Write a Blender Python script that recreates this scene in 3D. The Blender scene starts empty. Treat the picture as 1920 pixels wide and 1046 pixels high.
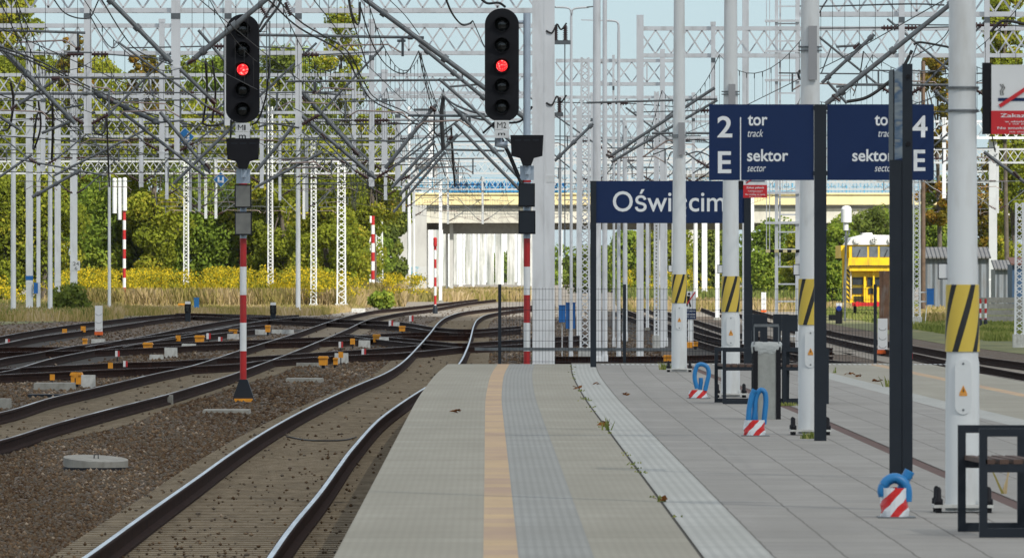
import bpy, math, random
import numpy as np
from mathutils import Vector
random.seed(7); RNG = np.random.default_rng(7)
SC = bpy.context.scene
# ---------------------------------------------------------------- camera
F = 18000.0                      # focal length in pixels of a 1920 wide frame
CAMZ = 1.65                      # eye height over the platform (platform top is z = 0)
GZ = -0.85                       # ballast level
RZ = -0.65                       # rail top
cd = bpy.data.cameras.new('camera'); cam = bpy.data.objects.new('camera', cd)
SC.collection.objects.link(cam); SC.camera = cam
cam.location = (0, 0, CAMZ); cam.rotation_euler = (math.radians(90), 0, 0)
cd.sensor_width = 36; cd.lens = F/1920*36; cd.shift_y = -23/1920
cd.clip_start = 1; cd.clip_end = 30000
cd.dof.use_dof = True; cd.dof.focus_distance = 175; cd.dof.aperture_fstop = 337.5/14.0
# ---------------------------------------------------------------- light
SUN_EL, SUN_AZ = math.radians(38), math.radians(146)     # azimuth from +Y towards +X
sdir = Vector((math.sin(SUN_AZ)*math.cos(SUN_EL), math.cos(SUN_AZ)*math.cos(SUN_EL), math.sin(SUN_EL)))
W = bpy.data.worlds.new('World'); SC.world = W; W.use_nodes = True
nt = W.node_tree; nt.nodes.clear()
sky = nt.nodes.new('ShaderNodeTexSky'); sky.sky_type = 'NISHITA'; sky.sun_disc = False
sky.sun_elevation = SUN_EL; sky.sun_rotation = SUN_AZ
sky.air_density = 1.0; sky.dust_density = 0.3; sky.ozone_density = 2.5; sky.altitude = 0
bg = nt.nodes.new('ShaderNodeBackground'); bg.inputs[1].default_value = 0.13
tint = nt.nodes.new('ShaderNodeMix'); tint.data_type = 'RGBA'; tint.blend_type = 'MULTIPLY'
tint.inputs[0].default_value = 1; tint.inputs[7].default_value = (0.86, 0.97, 1.0, 1)
out = nt.nodes.new('ShaderNodeOutputWorld')
tc = nt.nodes.new('ShaderNodeTexCoord'); sp_ = nt.nodes.new('ShaderNodeSeparateXYZ'); nt.links.new(tc.outputs['Generated'], sp_.inputs[0])
rp = nt.nodes.new('ShaderNodeValToRGB'); nt.links.new(sp_.outputs[2], rp.inputs[0])        # thin high cloud: pale blue low down, whiter overhead
rp.color_ramp.elements[0].position = 0.0; rp.color_ramp.elements[0].color = (.43, .595, .74, 1); rp.color_ramp.elements[1].position = .5; rp.color_ramp.elements[1].color = (.98, .98, .96, 1)
veil = nt.nodes.new('ShaderNodeMix'); veil.data_type = 'RGBA'; veil.blend_type = 'MULTIPLY'; veil.inputs[0].default_value = 1; veil.inputs[7].default_value = (4.5, 4.5, 4.5, 1); nt.links.new(rp.outputs[0], veil.inputs[6])
blend = nt.nodes.new('ShaderNodeMix'); blend.data_type = 'RGBA'; blend.inputs[0].default_value = .82
nt.links.new(sky.outputs[0], tint.inputs[6]); nt.links.new(tint.outputs[2], blend.inputs[6]); nt.links.new(veil.outputs[2], blend.inputs[7]); nt.links.new(blend.outputs[2], bg.inputs[0]); nt.links.new(bg.outputs[0], out.inputs[0])
sl = bpy.data.lights.new('sun', 'SUN'); sl.energy = 3.6; sl.angle = math.radians(0.53); sl.color = (1, 0.95, 0.86)
so = bpy.data.objects.new('sun', sl); SC.collection.objects.link(so)
so.rotation_euler = sdir.to_track_quat('Z', 'Y').to_euler()
SC.view_settings.view_transform = 'Standard'; SC.view_settings.look = 'None'
SC.view_settings.exposure = 0.62; SC.view_settings.gamma = 1
try: SC.cycles.max_bounces = 6; SC.cycles.transparent_max_bounces = 12
except Exception: pass
# ---------------------------------------------------------------- measuring helpers
def P(x, y, Y): return Vector(((x-960)*Y/F, Y, CAMZ-(y-500)*Y/F))
def depth(y, z=GZ): return (CAMZ-z)*F/(y-500)
def G(x, y, z=GZ):
    Y = depth(y, z); return Vector(((x-960)*Y/F, Y, z))
def ip(tab, Y):
    return float(np.interp(Y, [a for a, b in tab], [b for a, b in tab]))
# ---------------------------------------------------------------- mesh builder
class MB:
    def __init__(s): s.v = []; s.f = []; s.mi = []; s.m = 0; s.uv = None; s.sm = []; s.smooth = False; s.cuts = []
    def add(s, vs, fs):
        b = len(s.v); s.v += [tuple(p) for p in vs]
        for f in fs: s.f.append(tuple(i+b for i in f)); s.mi.append(s.m); s.sm.append(s.smooth)
        return s
    def cut(s): s.cuts.append((len(s.v), len(s.f))); return s
    def box(s, x0, x1, y0, y1, z0, z1):
        if x0 > x1: x0, x1 = x1, x0
        if z0 > z1: z0, z1 = z1, z0
        return s.add([(x0,y0,z0),(x1,y0,z0),(x1,y1,z0),(x0,y1,z0),(x0,y0,z1),(x1,y0,z1),(x1,y1,z1),(x0,y1,z1)],
              [(0,3,2,1),(4,5,6,7),(0,1,5,4),(1,2,6,5),(2,3,7,6),(3,0,4,7)])
    def beam(s, p, q, w, h=None, up=(0,0,1)):
        p = Vector(p); q = Vector(q); d = (q-p)
        if d.length < 1e-6: return s
        d.normalize(); u = Vector(up)
        if abs(d.dot(u)) > .98: u = Vector((0,1,0))
        a = d.cross(u).normalized()*w/2; b = a.cross(d).normalized()*(h or w)/2
        vs = [p-a-b, p+a-b, p+a+b, p-a+b, q-a-b, q+a-b, q+a+b, q-a+b]
        return s.add(vs, [(0,3,2,1),(4,5,6,7),(0,1,5,4),(1,2,6,5),(2,3,7,6),(3,0,4,7)])
    def tube(s, p, q, r, r2=None, n=8, cap=True):
        p = Vector(p); q = Vector(q); d = (q-p)
        if d.length < 1e-6: return s
        d.normalize(); u = Vector((0,0,1)) if abs(d.z) < .9 else Vector((0,1,0))
        a = d.cross(u).normalized(); b = a.cross(d); r2 = r if r2 is None else r2
        vs = []
        for k in range(n):
            t = 2*math.pi*k/n; o = a*math.cos(t)+b*math.sin(t); vs += [p+o*r, q+o*r2]
        sm = s.smooth; s.smooth = True
        s.add(vs, [(2*k, (2*k+2) % (2*n), (2*k+3) % (2*n), 2*k+1) for k in range(n)])
        s.smooth = sm
        if cap: s.add(vs, [tuple(2*k for k in range(n))[::-1], tuple(2*k+1 for k in range(n))])
        return s
    def path(s, pts, r, n=5):
        pts = [Vector(p) for p in pts]; rings = []
        for i, p in enumerate(pts):
            d = (pts[min(i+1, len(pts)-1)]-pts[max(i-1, 0)]).normalized()
            u = Vector((0,0,1)) if abs(d.z) < .9 else Vector((0,1,0))
            a = d.cross(u).normalized(); b = a.cross(d)
            rr = r[i] if isinstance(r, (list, tuple)) else r
            rings.append([p+(a*math.cos(2*math.pi*k/n)+b*math.sin(2*math.pi*k/n))*rr for k in range(n)])
        vs = [v for rg in rings for v in rg]; sm = s.smooth; s.smooth = True
        s.add(vs, [(i*n+k, i*n+(k+1) % n, (i+1)*n+(k+1) % n, (i+1)*n+k) for i in range(len(pts)-1) for k in range(n)])
        s.smooth = sm
        s.add(rings[0], [tuple(range(n))[::-1]]); s.add(rings[-1], [tuple(range(n))])
        return s
    def lathe(s, c, prof, n=20):
        c = Vector(c); vs = []; sm = s.smooth; s.smooth = True
        for r, z in prof:
            vs += [c+Vector((r*math.cos(2*math.pi*k/n), r*math.sin(2*math.pi*k/n), z)) for k in range(n)]
        s.add(vs, [(i*n+k, i*n+(k+1) % n, (i+1)*n+(k+1) % n, (i+1)*n+k) for i in range(len(prof)-1) for k in range(n)])
        s.smooth = sm
        s.add(vs[:n], [tuple(range(n))[::-1]]); s.add(vs[-n:], [tuple(range(n))])
        return s
    def prism(s, poly, y0, y1):              # poly in (x, z), extruded in y
        n = len(poly); vs = [(x, y0, z) for x, z in poly]+[(x, y1, z) for x, z in poly]
        return s.add(vs, [tuple(range(n)), tuple(range(n, 2*n))[::-1]]+[(k, k+n, (k+1) % n+n, (k+1) % n) for k in range(n)])
    def disc(s, c, r, d, n=24, r2=None):       # short cylinder along -Y
        c = Vector(c); return s.tube(c, c+Vector((0, -d, 0)), r, r2, n)
def link(name, mb, mats, parent=None, origin=None, label=None):
    if mb.cuts:
        cs = [(0, 0)]+[c for c in mb.cuts if 0 < c[0] < len(mb.v)]+[(len(mb.v), len(mb.f))]; r = None
        for (v0, f0), (v1, f1) in zip(cs, cs[1:]):
            m3 = MB(); m3.v = mb.v[v0:v1]; m3.f = [tuple(i-v0 for i in f) for f in mb.f[f0:f1]]; m3.mi = mb.mi[f0:f1]; m3.sm = mb.sm[f0:f1]
            r = link(name, m3, mats, parent, origin, label) or r
        return r
    me = bpy.data.meshes.new(name)
    o = bpy.data.objects.new(name, me); SC.collection.objects.link(o)
    org = Vector(origin) if origin is not None else Vector((0,0,0))
    if parent is not None:
        org = parent['_w'] if '_w' in parent else Vector((0,0,0)); org = Vector(org)
    me.from_pydata([tuple(Vector(v)-org) for v in mb.v], [], mb.f)
    if not isinstance(mats, (list, tuple)): mats = [mats]
    for m in mats: me.materials.append(m)
    me.polygons.foreach_set('material_index', mb.mi); me.polygons.foreach_set('use_smooth', mb.sm)
    me.update()
    if parent is not None:
        o.parent = parent; o['_w'] = tuple(org)
    else:
        o.location = org; o['_w'] = tuple(org)
    if label: o['label'] = label
    return o
def tag(o, label, cat, group=None, kind=None):
    if label: o['label'] = label
    if cat: o['category'] = cat
    if group: o['group'] = group
    if kind: o['kind'] = kind
    return o
def thing(name, label, cat, loc, group=None):
    o = bpy.data.objects.new(name, None); SC.collection.objects.link(o); o.location = loc; o.empty_display_size = .2
    o['_w'] = tuple(loc); return tag(o, label, cat, group)
def struct(name, mb, mats):
    o = link(name, mb, mats); o['kind'] = 'structure'; return o
def copy_tree(o, parent=None):
    c = o.copy(); SC.collection.objects.link(c)
    if parent is not None: c.parent = parent
    for ch in list(o.children): copy_tree(ch, c)
    return c
def big_mesh(name, V, Fq, mats, parent=None, attr=None, k=4):
    """numpy mesh: V (n,3), Fq (m,k)"""
    me = bpy.data.meshes.new(name)
    org = np.array(parent['_w']) if parent is not None else np.zeros(3)
    me.vertices.add(len(V)); me.vertices.foreach_set('co', (V-org).astype(np.float32).ravel())
    me.loops.add(Fq.size); me.loops.foreach_set('vertex_index', Fq.astype(np.int32).ravel())
    me.polygons.add(len(Fq)); me.polygons.foreach_set('loop_start', np.arange(0, Fq.size, k, dtype=np.int32))
    try: me.polygons.foreach_set('loop_total', np.full(len(Fq), k, dtype=np.int32))
    except Exception: pass
    for m in (mats if isinstance(mats, (list, tuple)) else [mats]): me.materials.append(m)
    if attr is not None:
        a = me.attributes.new('tone', 'FLOAT', 'FACE'); a.data.foreach_set('value', attr.astype(np.float32))
    me.update(calc_edges=True)
    o = bpy.data.objects.new(name, me); SC.collection.objects.link(o)
    if parent is not None: o.parent = parent; o['_w'] = tuple(org)
    return o
# ---------------------------------------------------------------- materials
class NB:
    def __init__(s, name):
        s.m = bpy.data.materials.new(name); s.m.use_nodes = True; s.t = s.m.node_tree; s.t.nodes.clear()
        s.o = s.n('ShaderNodeOutputMaterial')
    def n(s, ty, **kw):
        nd = s.t.nodes.new(ty)
        for k, v in kw.items(): setattr(nd, k, v)
        return nd
    def l(s, a, b): s.t.links.new(a, b)
    def val(s, inp, v):
        if hasattr(v, 'links') or hasattr(v, 'is_linked'): s.l(v, inp)
        else: inp.default_value = v
    def coord(s, kind='Object'): return s.n('ShaderNodeTexCoord').outputs[kind]
    def mapping(s, vec, scale=(1,1,1)):
        mp = s.n('ShaderNodeMapping'); s.l(vec, mp.inputs[0]); mp.inputs['Scale'].default_value = scale; return mp.outputs[0]
    def noise(s, vec, scale, detail=3, rough=.55):
        nd = s.n('ShaderNodeTexNoise'); s.l(vec, nd.inputs['Vector']); nd.inputs['Scale'].default_value = scale
        nd.inputs['Detail'].default_value = detail; nd.inputs['Roughness'].default_value = rough; return nd.outputs[0]
    def ramp(s, fac, stops):
        r = s.n('ShaderNodeValToRGB'); s.l(fac, r.inputs[0]); e = r.color_ramp.elements
        while len(e) < len(stops): e.new(.5)
        for el, (p, c) in zip(e, stops): el.position = p; el.color = (c[0], c[1], c[2], 1) if isinstance(c, (tuple, list)) else (c, c, c, 1)
        return r.outputs[0]
    def mix(s, fac, a, b, mode='MIX'):
        m = s.n('ShaderNodeMix', data_type='RGBA', blend_type=mode)
        s.val(m.inputs[0], fac)
        for i, v in ((6, a), (7, b)):
            if isinstance(v, (tuple, list)): m.inputs[i].default_value = (v[0], v[1], v[2], 1)
            else: s.l(v, m.inputs[i])
        return m.outputs[2]
    def math(s, op, a, b=0.0, c=0.0):
        m = s.n('ShaderNodeMath', operation=op)
        s.val(m.inputs[0], a); s.val(m.inputs[1], b)
        if len(m.inputs) > 2: s.val(m.inputs[2], c)
        return m.outputs[0]
    def bump(s, h, st=.5, dist=.02):
        b = s.n('ShaderNodeBump'); s.l(h, b.inputs['Height']); b.inputs['Strength'].default_value = st
        b.inputs['Distance'].default_value = dist; return b.outputs[0]
    def bsdf(s, color, rough=.6, metal=0, normal=None, emis=None, es=0, spec=None, coat=0):
        b = s.n('ShaderNodeBsdfPrincipled')
        if isinstance(color, (tuple, list)): b.inputs['Base Color'].default_value = (color[0], color[1], color[2], 1)
        else: s.l(color, b.inputs['Base Color'])
        s.val(b.inputs['Roughness'], rough); b.inputs['Metallic'].default_value = metal
        if normal is not None: s.l(normal, b.inputs['Normal'])
        if spec is not None: b.inputs['Specular IOR Level'].default_value = spec
        if coat: b.inputs['Coat Weight'].default_value = coat
        if emis is not None:
            if isinstance(emis, (tuple, list)): b.inputs['Emission Color'].default_value = (*emis, 1)
            else: s.l(emis, b.inputs['Emission Color'])
            b.inputs['Emission Strength'].default_value = es
        s.l(b.outputs[0], s.o.inputs[0]); return s.m
def paint(name, col, rough=.5, metal=0, var=.18, sc=3.0, dirt=None, dsc=1.5, spec=None, amt=.5):
    b = NB(name); v = b.coord(); n = b.noise(v, sc, 4)
    c = b.mix(b.ramp(n, [(.3, 0), (.7, 1)]), tuple(x*(1-var) for x in col), tuple(min(1, x*(1+var*.6)) for x in col))
    if dirt:
        d = b.noise(b.mapping(v, (1, 1, .25)), dsc*4, 5)
        c = b.mix(b.math('MULTIPLY', b.ramp(d, [(.5, 0), (.75, 1)]), amt), c, dirt)
    return b.bsdf(c, rough, metal, spec=spec)
def stripes_z(name, period, ca, cb, z0=0.0, duty=.5):
    b = NB(name); v = b.coord(); sx = b.n('ShaderNodeSeparateXYZ'); b.l(v, sx.inputs[0])
    fr = b.math('FRACT', b.math('DIVIDE', b.math('SUBTRACT', sx.outputs[2], z0), period))
    dn = b.ramp(b.noise(b.mapping(v, (6, 6, 2)), 3, 4), [(.55, 0), (.8, .5)])
    c = b.mix(b.math('LESS_THAN', fr, duty), ca, cb); c = b.mix(dn, c, (.12, .08, .06))
    return b.bsdf(c, .45)
M = {}
M['mast'] = paint('mast_grey_paint', (.76,.775,.79), .5, 0, .08, 1.2, (.36,.35,.33), 1.0)
M['mastw'] = paint('white_and_sunlit_paint', (.78,.80,.80), .5, 0, .10, 1.2, (.45,.43,.4), 1.2)  # real white parts, and the sunlit copy of the mast paint
M['lamp'] = paint('lamp_post_enamel', (.66,.68,.68), .42, 0, .07, 1.0, (.40,.37,.32), 1.6, amt=.5)
M['galv'] = paint('galvanised_tube', (.15,.165,.175), .5, .3, .25, 4, (.08,.07,.065), 2)
M['pipe'] = paint('pale_steel_pipe', (.45,.52,.60), .4, .3, .15, 2)
M['wire'] = paint('dark_copper_wire', (.045,.045,.045), .6, .4, .2, 5)
M['copper'] = paint('steady_arm_metal', (.38,.30,.27), .4, .6, .2, 5)
M['cable'] = paint('black_cable', (.012,.012,.014), .5)
M['insul'] = paint('brown_insulator', (.06,.022,.02), .3, 0, .3, 8)
M['anthr'] = paint('anthracite_powder_coat', (.013,.018,.026), .5, 0, .12, 3, spec=.3)
M['black'] = paint('black_signal_paint', (.006,.006,.009), .6, 0, .2, 4, spec=.25)
M['navy'] = paint('navy_sign_face', (.005,.021,.082), .5, 0, .06, 2, spec=.25)
M['txt'] = paint('white_lettering', (.75,.77,.78), .5, 0, .03, 2)
M['txtk'] = paint('black_lettering', (.02,.02,.02), .5, 0, .03, 2)
M['platew'] = paint('white_sign_plate', (.70,.71,.71), .5, 0, .05, 3)
M['red'] = paint('red_paint', (.45,.012,.012), .45, 0, .15, 3, (.2,.05,.04), 2)
M['redsign'] = paint('red_sign_face', (.55,.012,.018), .45, 0, .04, 3)
M['blue'] = paint('blue_enamel', (.01,.13,.42), .4, 0, .12, 3)
M['signblue'] = paint('blue_marker_face', (.01,.16,.42), .45, 0, .08, 3)
M['orange'] = paint('orange_point_box', (.75,.30,.01), .5, 0, .2, 6, (.25,.12,.04), 4)
M['orangered'] = paint('orange_red_foot', (.75,.12,.01), .5, 0, .2, 6)
M['conc'] = paint('weathered_concrete', (.29,.285,.255), .85, 0, .2, 6, (.16,.14,.11), 4)
M['concw'] = paint('pale_concrete', (.55,.55,.52), .85, 0, .2, 6, (.22,.20,.17), 4)
M['bin'] = paint('grey_bin_concrete', (.30,.31,.29), .8, 0, .15, 12)
M['glass'] = paint('dull_indicator_glass', (.18,.18,.165), .35, 0, .2, 6)
M['lens'] = paint('dark_signal_lens', (.012,.014,.014), .12)
M['faint'] = paint('dimmed_mast_paint', (.47,.49,.50), .6, 0, .1, 1.2)  # darker copy of the mast paint; dimming of sunlit steel put into colour
M['greyplate'] = paint('grey_speaker_face', (.30,.30,.31), .5, 0, .08, 4)
M['wood'] = paint('creosoted_wood', (.13,.085,.055), .8, 0, .35, 5, (.05,.03,.02), 3)
M['slat'] = paint('bench_slat_wood', (.09,.05,.035), .7, 0, .3, 6)
M['rust'] = paint('rusty_steel', (.17,.09,.055), .85, 0, .4, 3, (.34,.34,.33), .8, amt=.9)
b = NB('heat_haze_streaks'); v = b.coord(); n = b.noise(b.mapping(v, (1.4, 1, .10)), 1.0, 5, .7); n2 = b.noise(b.mapping(v, (.5, 1, .35)), .9, 4, .6)
M['streak'] = b.bsdf(b.mix(b.ramp(n2, [(.42, 0), (.62, .75)]), b.ramp(n, [(.38, (.20,.22,.20)), (.5, (.50,.50,.47)), (.62, (.78,.78,.75))]), (.36,.38,.33)), .9)  # heat-haze shimmer put into the colour as pale vertical streaks
M['stone'] = paint('loose_sett', (.4,.4,.38), .9)
M['cement'] = paint('loose_concrete_dust', (.3,.27,.22), .9)
# red lamp: the lit lens
b = NB('lit_red_lens'); v = b.coord(); n = b.noise(v, 26, 2)
M['redlit'] = b.bsdf((.3,.0,.0), .3, 0, emis=b.ramp(n, [(.35, (.75,.0,.01)), (.55, (1,.03,.03)), (.76, (1,.40,.36))]), es=1.25)
# yellow/black helical bands on the lamp posts
b = NB('hazard_band'); v = b.coord(); sx = b.n('ShaderNodeSeparateXYZ'); b.l(v, sx.inputs[0])
ang = b.math('DIVIDE', b.math('ARCTAN2', sx.outputs[1], sx.outputs[0]), 2*math.pi)
fr = b.math('FRACT', b.math('SUBTRACT', b.math('MULTIPLY', ang, 5.0), b.math('MULTIPLY', sx.outputs[2], 2.05)))
M['hazard'] = b.bsdf(b.mix(b.math('LESS_THAN', fr, .30), (.62,.45,.06), (.012,.012,.012)), .45)
# red/white barrier tape
b = NB('barrier_tape'); v = b.coord(); sx = b.n('ShaderNodeSeparateXYZ'); b.l(v, sx.inputs[0])
wob = b.math('MULTIPLY', b.noise(v, 7, 2), .06)
fr = b.math('FRACT', b.math('MULTIPLY', b.math('ADD', b.math('SUBTRACT', sx.outputs[0], b.math('MULTIPLY', sx.outputs[2], .9)), wob), 7.0))
M['tape'] = b.bsdf(b.mix(b.math('LESS_THAN', fr, .47), (.72,.74,.76), (.62,.015,.015)), .35, normal=b.bump(b.noise(v, 30, 3), .6, .01))
# corrugated blue hose
b = NB('blue_corrugated_hose'); M['hose'] = b.bsdf(b.mix(b.noise(b.coord(), 9, 3), (.01,.16,.42), (.02,.24,.56)), .4)
# rail steel
b = NB('rail_rust'); v = b.coord(); n = b.noise(v, 6, 5)
M['railside'] = b.bsdf(b.ramp(n, [(.3, (.012,.005,.004)), (.6, (.026,.011,.007)), (.8, (.05,.022,.012))]), .9, .0, spec=.1)
b = NB('rail_head_polished'); v = b.coord(); n = b.noise(b.mapping(v, (8, .3, 1)), 2, 4)
M['railtop'] = b.bsdf(b.ramp(n, [(.35, (.42,.44,.46)), (.65, (.68,.71,.74))]), .3, .85)
b = NB('rail_head_half_polished'); v = b.coord(); n = b.noise(b.mapping(v, (2, .1, 1)), 2, 4)
M['railthin'] = b.bsdf(b.ramp(n, [(.38, (.12,.09,.07)), (.5, (.33,.31,.29)), (.66, (.62,.64,.66))]), .38, .7)
M['raildull'] = paint('rail_head_dull', (.30,.24,.19), .5, .4, .3, 2)
# ballast ground
def ballast(name, cols, scale):
    b = NB(name); v = b.coord(); vo = b.n('ShaderNodeTexVoronoi'); b.l(v, vo.inputs['Vector']); vo.inputs['Scale'].default_value = scale
    sep = b.n('ShaderNodeSeparateColor'); b.l(vo.outputs['Color'], sep.inputs[0])
    c = b.ramp(sep.outputs[0], cols); big = b.noise(v, .35, 4)
    c = b.mix(b.ramp(big, [(.35, 0), (.7, .6)]), c, (.10,.055,.03))
    return b.bsdf(c, .95, normal=b.bump(vo.outputs['Distance'], .8, .03))
M['ballast'] = ballast('ballast_ground', [(0,(.045,.032,.022)),(.4,(.09,.07,.05)),(.75,(.14,.11,.08)),(1,(.19,.165,.13))], 16)
b = NB('ballast_stone'); a = b.n('ShaderNodeAttribute', attribute_name='tone')
M['stones'] = b.bsdf(b.mix(1.0, (.90,.85,.80), b.ramp(a.outputs['Fac'], [(0,(.028,.018,.011)),(.25,(.075,.045,.024)),(.45,(.115,.078,.045)),(.6,(.115,.098,.075)),(.75,(.13,.115,.10)),(.87,(.18,.12,.07)),(.97,(.22,.165,.11)),(1,(.34,.29,.23))]), 'MULTIPLY'), .9, spec=.2)
def tan(name, a1, a2, a3):
    b = NB(name); v = b.coord(); n = b.noise(b.mapping(v, (3, .6, 1)), 2, 6, .65); n2 = b.noise(v, .5, 3)
    c = b.ramp(n, [(.3, a1), (.5, a2), (.75, a3)]); c = b.mix(b.ramp(n2, [(.45, 0), (.7, .5)]), c, a1)
    return b.bsdf(c, .95, normal=b.bump(n, .5, .02))
M['sand'] = tan('sandy_track_bed', (.10,.076,.046), (.185,.145,.092), (.25,.205,.14))
M['sleeper'] = tan('concrete_sleeper', (.115,.088,.054), (.20,.16,.104), (.27,.225,.155))
M['darkbed'] = tan('oily_track_bed', (.012,.009,.007), (.025,.019,.014), (.05,.04,.03))
M['gravelL'] = tan('light_gravel', (.16,.14,.115), (.26,.23,.19), (.36,.33,.28))
# platform surfaces (object coordinates are metres; UV = offset across, distance along)
def slabs(name, ca, cb, w, l, joint, jw, jcol, rib=None, spots=None, ribamp=.12, jl=None):
    b = NB(name); uv = b.n('ShaderNodeUVMap').outputs[0]; sx = b.n('ShaderNodeSeparateXYZ'); b.l(uv, sx.inputs[0]); U, V = sx.outputs[0], sx.outputs[1]
    cell = b.n('ShaderNodeCombineXYZ'); b.l(b.math('FLOOR', b.math('DIVIDE', U, w)), cell.inputs[0])
    row = b.math('FLOOR', b.math('DIVIDE', V, l)); b.l(row, cell.inputs[1])
    wn = b.n('ShaderNodeTexWhiteNoise'); b.l(cell.outputs[0], wn.inputs[0])
    st = b.noise(b.mapping(uv, (.3, 1.2, 1)), 1.1, 5, .6)
    f = b.math('ADD', b.math('MULTIPLY', wn.outputs[0], .30), b.math('MULTIPLY', st, .85))
    c = b.mix(b.ramp(f, [(.25, 0), (.8, 1)]), ca, cb)
    gr = b.noise(b.mapping(uv, (60, 9, 1)), 1.6, 3, .7)
    c = b.mix(b.ramp(gr, [(.35, .0), (.62, ribamp*2)]), c, tuple(x*.62 for x in ca))
    if rib:
        r = b.math('FRACT', b.math('DIVIDE', U, rib))
        c = b.mix(b.math('MULTIPLY', b.ramp(b.math('ABSOLUTE', b.math('SUBTRACT', r, .5)), [(.18, 0), (.34, 1)]), ribamp*2.2), c, tuple(x*.6 for x in ca))
    if joint:
        ju = b.math('LESS_THAN', b.math('FRACT', b.math('DIVIDE', b.math('ADD', U, b.math('MULTIPLY', b.math('SUBTRACT', b.noise(b.mapping(uv, (.2, .5, 1)), 3, 3), .5), .03)), w)), jw/w)
        c = b.mix(b.math('MULTIPLY', ju, .75), c, jcol)
        if jl:
            jv = b.math('LESS_THAN', b.math('FRACT', b.math('DIVIDE', V, jl)), .035/jl*1.2)
            c = b.mix(b.math('MULTIPLY', jv, b.ramp(b.noise(b.mapping(uv, (1.3, .3, 1)), 2, 1), [(.42, .10), (.62, .45)])), c, jcol)
    sp = b.noise(b.mapping(uv, (1.5, .25, 1)), 3.5, 5, .7)
    c = b.mix(b.ramp(sp, [(.66, 0), (.8, .35)]), c, tuple(x*.4 for x in ca))
    big = b.noise(b.mapping(uv, (.8, .10, 1)), 1.3, 6, .65)
    c = b.mix(b.ramp(big, [(.38, .0), (.5, .16), (.72, .42)]), c, tuple(x*.66 for x in (ca[0]*1.02, ca[1], ca[2]*.93)))
    dot = b.noise(b.mapping(uv, (9, 1.6, 1)), 2.0, 2, .5); c = b.mix(b.ramp(dot, [(.74, 0), (.80, .5)]), c, tuple(x*.4 for x in ca))
    return b.bsdf(c, .85)
M['beige'] = slabs('beige_platform_slab', (.285,.27,.215), (.36,.34,.28), 1.0, .8, False, 0, (0,0,0), rib=.05, ribamp=.055)
M['yellow'] = slabs('yellow_safety_line', (.40,.275,.215), (.58,.42,.22), .9, 1.0, False, 0, (0,0,0), rib=None, ribamp=.05)
M['tactile'] = slabs('grey_ribbed_tactile', (.28,.285,.268), (.35,.355,.335), 1.0, .4, False, 0, (0,0,0), rib=.053, ribamp=.13)
M['tact2'] = slabs('pale_tactile_strip', (.40,.41,.39), (.50,.51,.48), 1.0, .4, False, 0, (0,0,0), rib=.066, ribamp=.15)
M['paving'] = slabs('grey_paving_slab', (.262,.252,.235), (.345,.332,.305), .41, .8, True, .014, (.07,.06,.05), rib=None, ribamp=.14, jl=.8)
M['drain'] = slabs('rusty_drain_grate', (.085,.042,.034), (.13,.068,.052), 1, .5, False, 0, (0,0,0), rib=None)
M['gap'] = paint('dark_joint', (.05,.045,.035), .95)
M['kerbside'] = paint('platform_edge_concrete', (.30,.29,.26), .85, 0, .2, 3, (.12,.1,.08), 2)
# vegetation
def leafmat(name, stops, trans=.42):
    b = NB(name); a = b.n('ShaderNodeAttribute', attribute_name='tone'); c = b.ramp(a.outputs['Fac'], stops)
    d = b.n('ShaderNodeBsdfDiffuse'); t = b.n('ShaderNodeBsdfTranslucent'); b.l(c, d.inputs[0]); b.l(c, t.inputs[0])
    mx = b.n('ShaderNodeMixShader'); mx.inputs[0].default_value = trans
    b.l(d.outputs[0], mx.inputs[1]); b.l(t.outputs[0], mx.inputs[2]); b.l(mx.outputs[0], b.o.inputs[0]); return b.m
M['leafA'] = leafmat('leaf_olive', [(0,(.11,.14,.02)),(.35,(.22,.26,.03)),(.7,(.32,.35,.04)),(.9,(.44,.39,.05)),(1,(.52,.34,.05))])
M['leafB'] = leafmat('leaf_green', [(0,(.10,.15,.025)),(.5,(.22,.31,.045)),(.85,(.34,.40,.06)),(1,(.46,.42,.06))])
M['leafC'] = leafmat('leaf_autumn', [(0,(.06,.065,.01)),(.4,(.16,.14,.02)),(.75,(.30,.20,.03)),(1,(.50,.22,.04))])
M['leafD'] = leafmat('leaf_dark', [(0,(.08,.11,.025)),(.6,(.17,.22,.045)),(1,(.32,.34,.06))])
M['goldenrod'] = leafmat('goldenrod', [(0,(.12,.15,.02)),(.3,(.24,.24,.03)),(.55,(.48,.38,.03)),(1,(.68,.49,.02))], .3)
M['drygrass'] = leafmat('dry_grass', [(0,(.20,.19,.05)),(.3,(.30,.26,.08)),(.6,(.44,.33,.15)),(.85,(.50,.38,.22)),(1,(.62,.50,.30))], .3)
M['grass'] = leafmat('green_grass', [(0,(.09,.12,.03)),(.5,(.20,.24,.06)),(1,(.36,.35,.12))], .35)
M['bark'] = paint('bark', (.11,.09,.07), .9, 0, .35, 4)
b = NB('rough_grassland'); v = b.coord(); n = b.noise(b.mapping(v, (1, .25, 1)), .6, 5)
M['turf'] = b.bsdf(b.ramp(n, [(.3, (.08,.09,.03)), (.55, (.15,.155,.05)), (.75, (.24,.20,.10))]), .95)
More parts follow.
